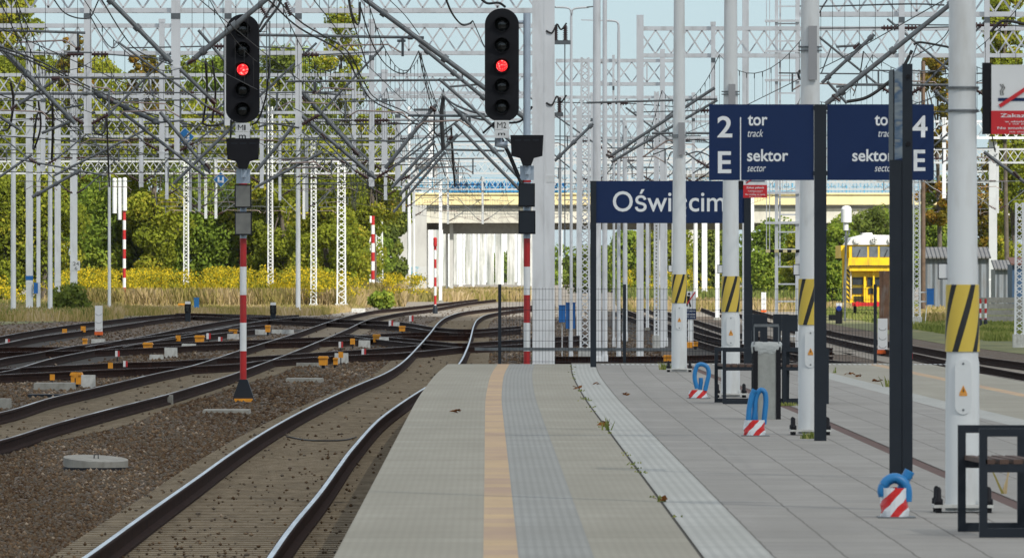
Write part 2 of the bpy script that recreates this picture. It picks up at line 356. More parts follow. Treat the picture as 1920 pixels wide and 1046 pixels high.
# bridge, sheds
M['byel'] = paint('yellow_fascia', (.80,.68,.36), .6, 0, .06, .4, (.5,.4,.25), .5)
M['bcream'] = paint('cream_girder', (.60,.58,.50), .7, 0, .08, .4, (.35,.33,.3), .6)
M['bgrey'] = paint('pale_abutment', (.50,.50,.475), .85, 0, .12, .3, (.33,.32,.31), .5)
M['bblue'] = paint('blue_railing', (.10,.33,.50), .5, 0, .1, .5)
M['dark'] = paint('underdeck_concrete', (.34,.33,.31), .9)
M['locoy'] = paint('loco_yellow', (.85,.56,.01), .45, 0, .12, 2, (.35,.20,.04), 1.2, amt=.75)
M['locow'] = paint('loco_roof_white', (.74,.74,.72), .5, 0, .1, 3, (.4,.35,.3), 2)
M['locok'] = paint('loco_window', (.03,.035,.04), .15)
M['locog'] = paint('loco_windscreen', (.14,.16,.18), .2, 0, .4, 2)
M['bulb'] = paint('headlamp_glass', (.7,.7,.7), .1)
def corr(name, a1, a2, sc):
    b = NB(name); v = b.coord(); sx = b.n('ShaderNodeSeparateXYZ'); b.l(v, sx.inputs[0])
    w = b.math('SINE', b.math('MULTIPLY', sx.outputs[0], sc)); n = b.noise(b.mapping(v, (3, 1, .5)), 2, 4)
    return b.bsdf(b.mix(b.ramp(n, [(.4, 0), (.75, .8)]), a1, a2), .6, .0, normal=b.bump(w, .9, .06))
M['corr'] = corr('corrugated_steel', (.17,.195,.22), (.13,.12,.11), 16)
M['corrroof'] = corr('corrugated_roof', (.17,.17,.17), (.11,.11,.11), 30)
M['shedb'] = paint('dark_blue_door', (.02,.06,.13), .6, 0, .3, 2)
M['shedr'] = paint('shed_roof_red', (.10,.045,.035), .8)
# ================================================================ GROUND, PLATFORM, TRACKS
mb = MB(); mb.add([(-6000,-300,GZ),(6000,-300,GZ),(6000,14000,GZ),(-6000,14000,GZ)], [(0,1,2,3)]); struct('ground', mb, M['ballast'])
LT = [(-20,-.9),(30,-.95),(54,-1.012),(73,-1.06),(102,-1.138),(120,-1.185),(140,-1.185),(150,-1.165),(163,-1.09)]
DT = [(-20,3.55),(30,3.5),(54,3.47),(64.6,3.44),(75,3.38),(84,3.33),(99,3.27),(109,3.21),(120,3.12),(139,3.01),(150,2.92),(163,2.83)]
RT = [(-20,6.2),(54,5.75),(99,5.22),(111.6,5.02),(118,4.93),(124,4.87),(131.4,4.78),(141,4.66),(163,4.42)]
YT = [(-20,7.4),(54,6.9),(122,6.5),(139,6.27),(148,6.16),(163,6.02)]
PE = 163.0
def smooth_tab(t, step=2.0):
    ys = np.arange(-20, PE+.1, step); v = np.interp(ys, [a for a, b in t], [b for a, b in t])
    k = np.ones(7)/7; vp = np.concatenate([np.full(3, v[0])+(np.arange(-3,0))*(v[1]-v[0]), v, np.full(3, v[-1])+(np.arange(1,4))*(v[-1]-v[-2])])
    return list(zip(ys, np.convolve(vp, k, 'valid')))
LT = smooth_tab(LT); DT = smooth_tab(DT); RT = smooth_tab(RT); YT = smooth_tab(YT)
fl = lambda o: (lambda Y: ip(LT, Y)+o)
fd = lambda o: (lambda Y: ip(DT, Y)+o)
fr_ = lambda o: (lambda Y: ip(RT, Y)+o)
fy = lambda o: (lambda Y: ip(YT, Y)+o)
def strip(name, fa, fb, mat, z=0.0, Y0=-20, Y1=PE, step=2.0, uref=None):
    ys = list(np.arange(Y0, Y1, step))+[Y1]; vs = []; uvs = []
    for Y in ys:
        a, b_ = fa(Y), fb(Y); r = (uref or fa)(Y)
        vs += [(a, Y, z), (b_, Y, z)]; uvs += [(a-r, Y), (b_-r, Y)]
    fs = [(2*i, 2*i+1, 2*i+3, 2*i+2) for i in range(len(ys)-1)]
    m2 = MB(); m2.add(vs, fs); o = struct(name, m2, mat)
    ul = o.data.uv_layers.new(name='UVMap')
    for p in o.data.polygons:
        for li in p.loop_indices: ul.data[li].uv = uvs[o.data.loops[li].vertex_index]
    return o
strip('platform_edge_slabs', fl(0), fl(.85), M['beige'])
strip('platform_yellow_line', fl(.85), fl(1.05), M['yellow'])
strip('platform_tactile_band', fl(1.05), fl(1.48), M['tactile'])
strip('platform_inner_slabs', fl(1.48), fl(2.085), M['beige'])
strip('platform_joint', fl(2.085), fl(2.105), M['gap'], z=-.004)
strip('platform_guide_strip', fl(2.105), fl(2.50), M['tact2'])
strip('platform_paving', fl(2.50), fd(0), M['paving'])
strip('platform_drain', fd(0), fd(.13), M['drain'], z=-.004)
strip('platform_paving', fd(.13), fr_(0), M['paving'])
strip('platform_guide_strip', fr_(0), fr_(.38), M['tact2'])
strip('platform_inner_slabs', fr_(.38), fy(0), M['beige'])
strip('platform_yellow_line', fy(0), fy(.2), M['yellow'])
strip('platform_edge_slabs', fy(.2), fy(1.06), M['beige'])
# body of the platform under the slabs, with its end kerb
mb = MB(); ys = list(np.arange(-20, PE, 4))+[PE]
for s, f, e in ((-1, fl(0), .0), (1, fy(1.06), .0)):
    vs = []
    for Y in ys: x = f(Y); vs += [(x, Y, 0), (x, Y, -.10), (x-s*.12, Y, -.10), (x-s*.12, Y, GZ-.05)]
    mb.add(vs, [(4*i+k, 4*i+k+1, 4*i+4+k+1, 4*i+4+k) for i in range(len(ys)-1) for k in range(3)])
a, b_ = fl(0)(PE), fy(1.06)(PE)
mb.add([(a,PE,0),(b_,PE,0),(b_,PE,GZ),(a,PE,GZ)], [(0,1,2,3)])
struct('platform_wall', mb, M['kerbside'])
mb = MB(); mb.box(a+2.1, b_-.2, PE+.004, PE+.25, -.3, .012); struct('platform_end_kerb', mb, M['conc'])
mb = MB()
for k in range(70):
    x = a+2.6+k*.085; mb.box(x, x+.045, PE-1.5, PE-.9, .002, .008)
struct('platform_end_setts', mb, M['platew'])

def catmull(pts, n=6):
    pts = [Vector(p) for p in pts]; out_ = []
    q = [pts[0]*2-pts[1]]+pts+[pts[-1]*2-pts[-2]]
    for i in range(1, len(q)-2):
        p0, p1, p2, p3 = q[i-1], q[i], q[i+1], q[i+2]
        for k in range(n):
            t = k/n
            out_.append(.5*((2*p1)+(p2-p0)*t+(2*p0-5*p1+4*p2-p3)*t*t+(3*p1-p0-3*p2+p3)*t**3))
    out_.append(pts[-1]); return out_
RP = [(-.023,0),(.023,0),(.036,-.008),(.036,-.035),(.011,-.05),(.011,-.135),(.075,-.155),(.075,-.18),(-.075,-.18),(-.075,-.155),(-.011,-.135),(-.011,-.05),(-.036,-.035),(-.036,-.008)]
def rail_mb(pts):
    m2 = MB(); n = len(RP); vs = []
    for i, p in enumerate(pts):
        d = pts[min(i+1, len(pts)-1)]-pts[max(i-1, 0)]; d.z = 0; d.normalize(); s = Vector((d.y, -d.x, 0))
        vs += [p+s*x+Vector((0,0,z)) for x, z in RP]
    fs = []; mi = []
    for i in range(len(pts)-1):
        for k in range(n):
            fs.append((i*n+k, i*n+(k+1) % n, (i+1)*n+(k+1) % n, (i+1)*n+k)); mi.append(1 if k == 0 else 0)
    m2.add(vs, fs); m2.mi = mi
    m2.add([vs[k] for k in range(n)], [tuple(range(n))]); m2.add([vs[len(vs)-n+k] for k in range(n)], [tuple(range(n))[::-1]])
    return m2
BEDS = []
def track(A, B, label, bed='sand', top='railtop', sleepers=True, name='railway_track', lim=450, ext=.55):
    pa = catmull([G(x, y, RZ) for x, y in A]); pb = catmull([G(x, y, RZ) for x, y in B])
    root = thing(name, label, 'railway track', (pa[0].x, pa[0].y, RZ-.18), 'railway tracks of the station throat')
    for pp in (pa, pb): link('rail', rail_mb(pp), [M['railside'], M[top]], root)
    if bed:
        # walk rail A and find the matching point of rail B
        ba = np.array(pb); m2 = MB(); vs = []; sm = MB(); acc = 0; last = None
        for i, p in enumerate(pa):
            d = pa[min(i+1, len(pa)-1)]-pa[max(i-1, 0)]; d.normalize(); nrm = Vector((d.y, -d.x, 0))
            w = 1.5*(1 if (Vector(ba[np.argmin(((ba-np.array(p))**2).sum(1))])-p).dot(nrm) > 0 else -1)
            sg = 1 if w > 0 else -1
            q0 = p-nrm*sg*ext; q1 = p+nrm*(w+sg*ext); q0.z = q1.z = GZ+.012; vs += [q0, q1]
            if sleepers and last is not None and p.y < lim:
                L = (p-last).length; t = (-acc) % .6
                while t < L:
                    c = last.lerp(p, t/L)+nrm*w/2; c.z = 0
                    e = nrm*1.3; f = d*.13; zt = GZ+.020
                    sm.add([c-e-f+Vector((0,0,zt)), c+e-f+Vector((0,0,zt)), c+e+f+Vector((0,0,zt)), c-e+f+Vector((0,0,zt)),
                            c-e-f+Vector((0,0,zt-.012)), c+e-f+Vector((0,0,zt-.012))], [(0,1,2,3),(4,5,1,0)])
                    t += .6
                acc = (acc+L) % .6
            last = p
        for i in range(len(pa)-1): BEDS.append((vs[2*i], vs[2*i+1], vs[2*i+2], vs[2*i+3]))
        m2.add(vs, [(2*i, 2*i+1, 2*i+3, 2*i+2) for i in range(len(pa)-1)]); link('track_bed', m2, M[bed], root)
        if sm.f: o = link('sleepers', sm, M['sleeper'] if bed == 'sand' else M['darkbed'], root); o['kind'] = 'stuff'
    return root
T1A = [(-60,1190),(157,1046),(267,967),(367,897),(433,850),(500,807),(567,770),(633,738),(676,719),(725,698),(757,677),(783,651),(806,625),(824,603),(843,592),(872,584),(926,577.6),(976,574),(1040,570)]
T1B = [(410,1190),(507,1043),(550,983),(600,923),(637,872),(662,839),(709,787.5),(757,752),(798,726),(838,702),(862,680),(875,655),(882,635),(889,609),(898,597),(920,588),(976,579.5),(1040,575)]
track(T1A, T1B, 'nearest railway track curving away beside the left edge of the platform')
T2A = [(-190,806),(0,773),(97,745),(195,722.5),(292,700),(357,686),(406,671),(448,657),(514,637),(562,622),(608,606),(648,593.5),(701,582),(771,575),(824,569),(874,563),(930,557)]
T2B = [(-190,868),(0,825),(97,795.6),(195,769),(302,742),(325,735.5),(390,716),(448,697),(530,667),(590,643),(647,619),(694,598),(754,585.5),(807,579),(874,567.5),(930,561)]
track(T2A, T2B, 'second railway track, passing in front of the concrete block left of the striped signal foot', lim=330, top='railthin')
yl = [
 ([(-120,655),(0,630.7),(71,618),(141,607.7),(212,599),(283,592),(354,588),(480,590),(600,596)], [(-120,668),(0,645),(71,631),(177,616.5),(248,606),(318,596),(400,592),(500,594)], 'farthest left track along the foot of the dry weeds', 'darkbed'),
 ([(159,650),(198,643),(283,627),(354,613),(424,600.6),(480,594),(560,590)], [(230,650),(300,636),(389,620),(480,603),(560,594)], 'track rising to the right behind the white short post in the left yard', 'darkbed'),
 ([(-100,655),(0,651),(106,650),(159,647),(247,646),(318,643),(400,640),(480,637),(541,634),(648,630),(754,623.6),(877,623)], [(-100,664),(0,660),(106,658),(200,655),(318,650),(400,646),(480,643),(560,641),(665,637),(754,630),(877,629)], 'crossing track with bright rail heads through the middle of the left yard', 'darkbed'),
 ([(-100,700),(0,673),(71,661),(141,648),(212,639),(300,629),(400,618),(500,609)], [(-60,704),(18,694),(106,669.6),(212,650),(300,638),(400,626),(500,615)], 'diagonal turnout track left of the orange point boxes', 'darkbed'),
 ([(-100,697),(0,691),(106,685.5),(212,680),(318,676.7),(407,671),(457,669),(541.5,664),(647.6,657),(754,650),(789,646.6)], [(-100,708),(0,702),(106,697),(212,692),(318,688),(407,684),(460,680),(500,675),(648,666),(754,661),(867,650)], 'crossing track in front of the pair of yellow point boxes beside the signal mast', 'darkbed'),
 ([(330,587),(400,588),(541,595),(648,599),(754,604),(814,613),(884,617),(976,611)], [(330,593),(400,594),(541,602),(648,606),(754,612),(820,621),(884,624),(976,616.5)], 'turnout track sweeping under the white lattice masts to the right', 'darkbed'),
 ([(648,626),(754,634),(824,640),(860,643),(900,641),(976,636),(1100,628)], [(665,631),(754,641),(824,647),(877,650),(976,645),(1100,637)], 'short crossing track behind the far end of the curving platform track', 'darkbed'),
]
for A, B, lb, bed in yl: track(A, B, lb, bed, sleepers=False, ext=.45, name='crossing_track', top='railthin')
yr = [
 ([(1180,536),(1260,545),(1340,563),(1440,588),(1546,617),(1641,635),(1709,647),(1772,658),(1836,668),(1920,679),(2100,700)], [(1180,541),(1250,552),(1330,573),(1430,600),(1546,629.5),(1641,651),(1709,661),(1772,674),(1836,685),(1920,700),(2100,730)], 'long track curving in from the far right below the grass bank', 'gravelL'),
 ([(1165,577),(1211,594),(1300,622),(1370,640),(1480,662),(1570,676),(1700,684),(1836,700),(1960,722)], [(1150,583),(1211,605),(1300,636),(1370,655),(1480,676),(1570,687),(1700,698),(1836,716),(1960,742)], 'dark track passing right behind the mesh fence', 'darkbed'),
 ([(1166,558),(1230,578),(1306,600),(1380,622),(1480,640),(1560,652)], [(1160,562),(1230,585),(1306,612),(1380,636),(1480,655),(1560,668)], 'middle track of the bundle seen through the mesh fence', 'gravelL'),
 ([(1050,531),(1100,534),(1200,547),(1290,560),(1352,577)], [(1050,535),(1100,538),(1200,553),(1290,570),(1352,590)], 'thin far track at the back of the bundle behind the name sign', 'gravelL'),
 ([(1030,668),(1160,668),(1300,666),(1420,662)], [(1030,678),(1160,678),(1300,676),(1420,672)], 'crossing track lying flat just behind the platform end fence', 'darkbed'),
]
for A, B, lb, bed in yr: track(A, B, lb, bed, sleepers=False, ext=.7, top='raildull', name='curved_track')
# far straight track towards the bridge
track([(855,560),(880,540),(905,520),(925,513),(940,511)], [(890,560),(905,542),(918,523),(932,515),(945,512)], 'far track climbing toward the opening under the bridge', 'gravelL', sleepers=False, ext=.9, name='far_track', top='raildull')
mb = MB(); mb.add([P(-200,548,1)*0+Vector((-60,480,GZ+.004)), Vector((80,480,GZ+.004)), Vector((300,3000,GZ+.004)), Vector((-300,3000,GZ+.004))], [(0,1,2,3)])
struct('gravel_yard', mb, M['gravelL'])

# loose stones
def in_bed(X, Y):
    r = np.zeros(len(X), bool)
    for a0, a1, b0, b1 in BEDS[:400]:
        lo, hi = min(a0.y, b0.y), max(a0.y, b0.y)
        if hi-lo < .01: continue
        k = (Y >= lo) & (Y < hi)
        if not k.any(): continue
        t = (Y[k]-a0.y)/(b0.y-a0.y); xa = a0.x+(b0.x-a0.x)*t; xb = a1.x+(b1.x-a1.x)*t
        r[k] |= (X[k] > np.minimum(xa, xb)) & (X[k] < np.maximum(xa, xb))
    return r
n = 95000
yy = 575+RNG.random(n)**.9*500; Y = 2.5*F/(yy-500); X = (RNG.random(n)*1300-60-960)*Y/F
lx = np.array([ip(LT, q) for q in np.minimum(Y, PE)])
keep = (X < lx-.15) | (Y > PE+2); X = X[keep]; Y = Y[keep]
bed = in_bed(X, Y); keep = ~bed | (RNG.random(len(X)) < .035); X = X[keep]; Y = Y[keep]; bed = bed[keep]
n = len(X); r = RNG.uniform(.012, .036, n)*np.where(bed, .75, 1)*np.clip(Y/110, .9, 2.0)
base = np.array([(1,0,0),(0,1,0),(-1,0,0),(0,-1,0),(0,0,1),(0,0,-1)], float)
V = base[None]*r[:, None, None]*RNG.uniform(.55, 1.35, (n, 6, 1)); th = RNG.random(n)*6.28
c, s = np.cos(th)[:, None], np.sin(th)[:, None]
vx = V[:, :, 0]*c-V[:, :, 1]*s; vy = V[:, :, 0]*s+V[:, :, 1]*c
V = np.stack([vx+X[:, None], vy+Y[:, None], V[:, :, 2]*.8+GZ+np.where(bed, .03, .006)[:, None]], 2).reshape(-1, 3)
fb = np.array([(0,1,4),(1,2,4),(2,3,4),(3,0,4),(1,0,5),(2,1,5),(3,2,5),(0,3,5)])
Fq = (fb[None]+np.arange(n)[:, None, None]*6).reshape(-1, 3)
o = big_mesh('ballast_stones', V, Fq, M['stones'], None, np.repeat(np.clip(RNG.beta(2.2, 2.6, n)+.10*np.sin(X*.9+Y*.05)+.08*np.sin(Y*.21+X*2.1)+.05, 0, 1), 8), 3)
tag(o, 'brown crushed stone ballast lying between the tracks', 'ballast', kind='stuff')
# ================================================================ PLATFORM THINGS
def lamp_post(x, yb, w0, w_top, label, panel=None, seed=0, straps=None):
    Y = 1.65*F/(yb-500); s = F/Y; X = (x-960)/s; base = Vector((X, Y, 0))
    root = thing('lamp_post', label, 'lamp post', base, 'white lamp posts along the platform')
    r0 = w0/2/s; top = 1.65+520/s
    mb = MB(); rb = r0*1.0; r1 = r0*.93
    mb.lathe(base, [(rb, .012), (rb*.99, 1.0), (r1, 1.04), (w_top/2/s, top), (w_top/2/s*.92, 7.2)], 28); link('shaft', mb, M['lamp'], root)
    zb0, zb1 = 1.08, 1.53
    mb = MB(); mb.lathe(base, [(r0*1.015, zb0), (r0*.975, zb1)], 28); link('hazard_band', mb, M['hazard'], root)
    # access door: raised oval plate with two screws and a yellow triangle
    mb = MB(); pts = []
    hw, z0, z1 = .055, .66, 1.03
    for k in range(13): a_ = math.pi+math.pi*k/12; pts.append((hw*math.cos(a_), z0+hw+hw*math.sin(a_)))
    for k in range(13): a_ = math.pi*k/12; pts.append((hw*math.cos(a_), z1-hw+hw*math.sin(a_)))
    mb.prism([(X+px_, pz) for px_, pz in pts], Y-r0-.008, Y-r0*.6); d = link('access_door', mb, M['lamp'], root)
    mb = MB(); 
    for z in (z0+.03, z1-.03): mb.cut().disc((X, Y-r0-.006, z), .008, .006, 8)
    link('screw', mb, M['galv'], d)
    mb = MB(); mb.prism([(X-.026, .80), (X+.026, .80), (X, .855)], Y-r0-.012, Y-r0-.0085); mb.prism([(X-.026, .785), (X+.026, .785), (X+.026, .797), (X-.026, .797)], Y-r0-.012, Y-r0-.0085)
    link('warning_sticker', mb, M['orange'], root)
    mb = MB(); mb.prism([(X-.004, .812), (X+.006, .812), (X, .84)], Y-r0-.0145, Y-r0-.0123); link('warning_mark', mb, M['txtk'], root)
    # small number holder left of the shaft, above the band
    mb = MB(); xl = X-r0-.006; z = 1.62
    mb.box(xl-.045, xl+.03, Y-.012, Y, z-.055, z+.055); h = link('number_holder', mb, M['anthr'], root)
    mb = MB(); mb.box(xl-.038, xl+.02, Y-.016, Y-.0125, z-.047, z+.047); link('number_card', mb, M['platew'], h)
    # base plate on bolts with black caps
    mb = MB(); bw = .20; mb.box(X-bw, X+bw, Y-bw, Y+bw, .035, .055); link('base_plate', mb, M['concw'], root)
    for sx_ in (-1, 1):
        for sy in (-1, 1):
            mb = MB(); c = (X+sx_*bw*.84, Y+sy*bw*.84, 0); mb.lathe(c, [(.022, 0), (.022, .05), (.03, .056), (.03, .09), (.019, .10), (.018, .16), (.008, .175)], 12)
            link('bolt_cap', mb, M['black'], root)
    if panel:
        px0, px1, py0, py1 = panel; Yp = Y-r0-.03
        p0, p1 = P(px0, py1, Yp), P(px1, py0, Yp)
        mb = MB(); mb.box(p0.x, p1.x, Yp, Yp+.05, p0.z, p1.z); pn = link('speaker_panel', mb, M['greyplate'], root)
        zm = (p0.z*.45+p1.z*.55)
        mb = MB()
        for dz in (0, .035): mb.cut().lathe((X, Y, zm+dz), [(r0*.99, -.006), (r0*.99, .006)], 24)
        link('strap', mb, M['galv'], root)
    if straps:
        mb = MB()
        for ys_ in straps: z = P(0, ys_, Y).z; mb.cut().lathe((X, Y, z), [(r0*.98, -.008), (r0*.98, .008)], 28)
        link('strap', mb, M['galv'], root)
    return root, X, Y
lamp_post(1273.5, 697, 29, 20, 'slim white lamp post in front of the name sign, farthest of the four', (1272, 1284, 230, 291))
lamp_post(1370, 745, 35, 24, 'white lamp post standing behind the left end of the bench with the concrete bin', (1366, 1379, 158, 200))
lamp_post(1519, 815, 45, 34, 'white lamp post right beside the dark post of the track and sector sign', (1516, 1532, 49, 150))
lp4, X4, Y4 = lamp_post(1804.5, 960, 64, 50, 'thick white lamp post nearest to the camera carrying a no smoking sign', None, straps=(165, 208))

def frect(mb, x0, y0, x1, y1, Y, t=.02):
    p, q = P(x0, y1, Y), P(x1, y0, Y); return mb.box(p.x, q.x, Y, Y+t, p.z, q.z)
FONT = {}
def text(s, x0, y0, x1, y1, Y, parent, mat, shear=0, bold=0.0, name='lettering', keep=False, ty=.002):
    """lettering whose bounding box fills the rectangle x0..x1, y0..y1 seen at distance Y"""
    cu = bpy.data.curves.new('t', 'FONT'); cu.body = s; cu.size = 1; cu.shear = shear; cu.offset = bold; cu.resolution_u = 4
    o = bpy.data.objects.new('t', cu); SC.collection.objects.link(o)
    bpy.context.view_layer.update(); me = bpy.data.meshes.new_from_object(o.evaluated_get(bpy.context.evaluated_depsgraph_get()))
    bpy.data.objects.remove(o); bpy.data.curves.remove(cu)
    n = len(me.vertices); co = np.zeros(n*3); me.vertices.foreach_get('co', co); co = co.reshape(-1, 3)
    lo, hi = co.min(0), co.max(0); p, q = P(x0, y1, Y), P(x1, y0, Y)
    sx_, sz = (q.x-p.x)/(hi[0]-lo[0]), (q.z-p.z)/(hi[1]-lo[1])
    org = np.array(parent['_w'])
    new = np.stack([p.x+(co[:, 0]-lo[0])*sx_, np.full(n, Y-ty), p.z+(co[:, 1]-lo[1])*sz], 1)-org
    me.vertices.foreach_set('co', new.ravel()); me.materials.clear(); me.materials.append(mat); me.update()
    ob = bpy.data.objects.new(name, me); SC.collection.objects.link(ob); ob.parent = parent; ob['_w'] = tuple(org); return ob

# ---- station name sign
Y = 158.0; root = thing('station_name_sign', 'wide navy station name board reading Oswiecim at the end of the platform', 'station sign', P(1112, 681, Y)*1, None)
root.location.z = 0; root['_w'] = tuple(root.location)
mb = MB(); frect(mb, 1117, 339.5, 1395, 418.5, Y, .05); link('sign_face', mb, M['navy'], root)
for a_, b2, t0 in ((1107, 1118, 339.5), (1395, 1408, 370)):
    p = P(a_, t0, Y); q = P(b2, 0, Y); mb = MB(); mb.box(p.x, q.x, Y-.04, Y+.10, 0, p.z); link('sign_post', mb, M['anthr'], root)
text('Oświęcim', 1149, 355, 1359, 408, Y, root, M['txt'], bold=.008)

# ---- track and sector sign
Y = 1.65*F/(826-500); p = P(1538, 826, Y); root = thing('sector_sign', 'navy double sign for tracks 2 and 4 sector E on one dark post', 'platform sign', (p.x, Y, 0))
p, q = P(1527, 196, Y), P(1549.5, 826, Y); mb = MB(); mb.box(p.x, q.x, Y-.02, Y+.10, 0, p.z); link('sign_post', mb, M['anthr'], root)
for x0, x1, lb in ((1329.5, 1526, 'panel for track 2'), (1551, 1751, 'panel for track 4')):
    mb = MB(); frect(mb, x0, 196, x1, 338, Y, .035); link('sign_panel', mb, M['navy'], root, label=lb)
mb = MB()
for y in (203, 325): mb.cut(); frect(mb, 1525, y-4, 1552, y+4, Y-.022, .01)
link('clamp', mb, M['anthr'], root)
mb = MB(); frect(mb, 1387.5, 220, 1389.5, 338, Y-.004, .0035); link('divider', mb, M['txt'], root)
for s, r_, sh, bo in (('2', (1345, 218, 1373, 258), 0, .018), ('E', (1346, 284, 1371, 325), 0, .018), ('tor', (1402, 216, 1439, 236), 0, .018), ('track', (1402, 243, 1431, 257), .3, 0),
                  ('sektor', (1401, 280, 1478, 303), 0, .018), ('sector', (1401, 311, 1436, 322), .3, 0), ('tor', (1640, 216, 1677, 236), 0, .018), ('track', (1647, 243, 1677, 257), .3, 0),
                  ('sektor', (1598, 280, 1676, 303), 0, .018), ('sector', (1640, 311, 1677, 322), .3, 0), ('4', (1710, 217, 1739, 258), 0, .018), ('E', (1713, 281, 1735, 321), 0, .018)):
    text(s, *r_, Y, root, M['txt'], sh, bo)

# ---- nearest sign on a dark post, seen edge-on
Y = 1.65*F/(897-500); p = P(1689, 897, Y); root = thing('edge_on_sign', 'dark post with a platform sign seen edge-on, in front of the number 4', 'platform sign', (p.x, Y, 0))
mb = MB(); p, q = P(1692, 120, Y), P(1711, 897, Y); mb.box(p.x, q.x, Y, Y+.06, 0, p.z); link('sign_post', mb, M['anthr'], root)
mb = MB(); p, q = P(1668, 300, Y), P(1689, 897, Y); p1 = P(1675, 130, Y); mb.box(p.x, q.x+.012, Y+.01, Y+.06, 0, p.z); mb.box(p.x+.028, p.x+.038, Y+.01, Y+.9, p.z, p1.z)
link('sign_post', mb, M['anthr'], root)
mb = MB(); a_, b2, c2, d2 = P(1677.5, 300, Y), P(1692, 296, Y), P(1692, 122, Y), P(1677.5, 134, Y)
mb.add([a_, b2, c2, d2, a_+Vector((.0,.9,0)), b2+Vector((.0,.9,0)), c2+Vector((.0,.9,0)), d2+Vector((.0,.9,0))], [(0,1,2,3),(7,6,5,4),(0,4,5,1),(3,2,6,7)])
b = NB('weathered_sign_edge'); v = b.coord(); n_ = b.noise(b.mapping(v, (.5, .2, 1)), 6, 3)
M['edge'] = b.bsdf(b.ramp(n_, [(.3, (.04,.07,.12)), (.45, (.22,.25,.27)), (.55, (.05,.10,.18)), (.65, (.38,.36,.29)), (.8, (.45,.47,.48))]), .3, .3)
link('sign_edge', mb, M['edge'], root)
mb = MB()
for y in (144, 270): mb.cut().disc(P(1703, y, Y), .018, .012, 10)
link('bolt', mb, M['black'], root)

# ---- no smoking signs
def smoke(x0, y0, x1, y1, ysplit, Y, label, holder, words):
    p = P((x0+x1)/2, y1, Y); root = thing('no_smoking_sign', label, 'no smoking sign', tuple(p))
    mb = MB(); frect(mb, x0, y0, x1, y1, Y, .012); link('sign_plate', mb, M['platew'], root)
    mb = MB(); frect(mb, x0-.4, ysplit, x1+.4, y1, Y-.004, .0035); link('red_field', mb, M['redsign'], root)
    mb = MB(); frect(mb, *holder, Y+.014, .05); link('bracket', mb, M['black'], root)
    w, h = x1-x0, ysplit-y0
    mb = MB(); frect(mb, x0+.09*w, y0+.72*h, x1-.09*w, y0+.79*h, Y-.004, .003); link('cigarette', mb, M['navy'], root)
    mb = MB(); mb.path([P(x0+.13*w, y0+.66*h, Y-.004), P(x0+.12*w, y0+.57*h, Y-.004), P(x0+.15*w, y0+.50*h, Y-.004), P(x0+.12*w, y0+.42*h, Y-.004)], .004, 4)
    mb.path([P(x0+.16*w, y0+.66*h, Y-.004), P(x0+.15*w, y0+.57*h, Y-.004), P(x0+.18*w, y0+.50*h, Y-.004), P(x0+.15*w, y0+.42*h, Y-.004)], .004, 4); link('smoke', mb, M['glass'], root)
    mb = MB(); mb.beam(P(x0+.11*w, y0+.9*h, Y-.008), P(x0+.87*w, y0+.08*h, Y-.008), .05*w*Y/F, .004, up=(0,1,0)); link('red_bar', mb, M['redsign'], root)
    hh = y1-ysplit
    for s, a_, b2, xx in words:
        text(s, x0+xx*w, ysplit+a_*hh, x1-xx*w, ysplit+b2*hh, Y-.004, root, M['txt'], bold=.01)
wd = [('Zakaz palenia', .12, .33, .12), ('w obiektach dworca', .42, .50, .18), ('i na peronach', .53, .60, .24), ('No smoking, no vaping', .68, .82, .08), ('on the premises', .87, .94, .24)]
smoke(1859, 122, 1998, 252, 208, Y4-.12, 'large white and red no smoking sign at the right edge on the nearest lamp post', (1842, 118, 1860, 252), wd)
smoke(1394, 318, 1438, 371, 347, 148, 'small white and red no smoking sign just below the navy track 2 panel', (1382, 339, 1395, 356), wd)

# ---- blue hoses wrapped in barrier tape
def hose(x, yb, paths, rpx, tx0, tx1, ty0, label, th=.14):
    Y = 1.65*F/(yb-500); root = thing('taped_cable_hose', label, 'cable hose', (P(x, yb, Y).x, Y, 0), 'blue cable hoses coming out of the platform')
    s = Y/F; mb = MB()
    for k, pts in enumerate(paths):
        q = catmull([P(a_, b2, Y+.05*k) for a_, b2 in pts], 16); rad = []; rp = rpx*s
        rad = [rp*(1.0 if (i % 2) else .88) for i in range(len(q))]
        mb.path(q, rad, 12)
    link('hose', mb, M['hose'], root)
    mb = MB(); p0, p1 = P(tx0, yb-2, Y), P(tx1, ty0, Y); n = 20; cx, rx, ry = (p0.x+p1.x)/2, (p1.x-p0.x)/2, th
    vs = []
    for j, z in enumerate(np.linspace(.008, p1.z, 6)):
        for k in range(n):
            t = 2*math.pi*k/n; f = 1+.05*math.sin(3*t+j*1.7)+.03*math.sin(j*2.1+k)
            vs.append((cx+rx*f*math.cos(t)*(1-.05*j/5), Y+.04+ry*math.sin(t), z))
    mb.add(vs, [(j*n+k, j*n+(k+1) % n, (j+1)*n+(k+1) % n, (j+1)*n+k) for j in range(5) for k in range(n)])
    link('tape_wrap', mb, M['tape'], root)
    mb = MB(); mb.box(p0.x-.02, p1.x+.04, Y-th, Y+.2, .002, .008); link('cover_plate', mb, M['galv'], root)
hose(1309, 747, [[(1307,728),(1303,712),(1303,698),(1308,685),(1317,683),(1326,688),(1329,700),(1326,715),(1322,732)],[(1312,730),(1314,718),(1314,708)]], 4.4, 1291, 1326, 731, 'blue hose loop with low red and white tape, farthest of the three', .08)
hose(1416, 817, [[(1403,790),(1405,765),(1410,740),(1415,730)],[(1411,795),(1415,770),(1416,752),(1420,738),(1427,731),(1434,736),(1436,752),(1434,775),(1432,795)],[(1416,800),(1416,775),(1412,745)]], 5.3, 1394, 1435, 787, 'pair of blue hose arches with red and white tape in front of the bin', .12)
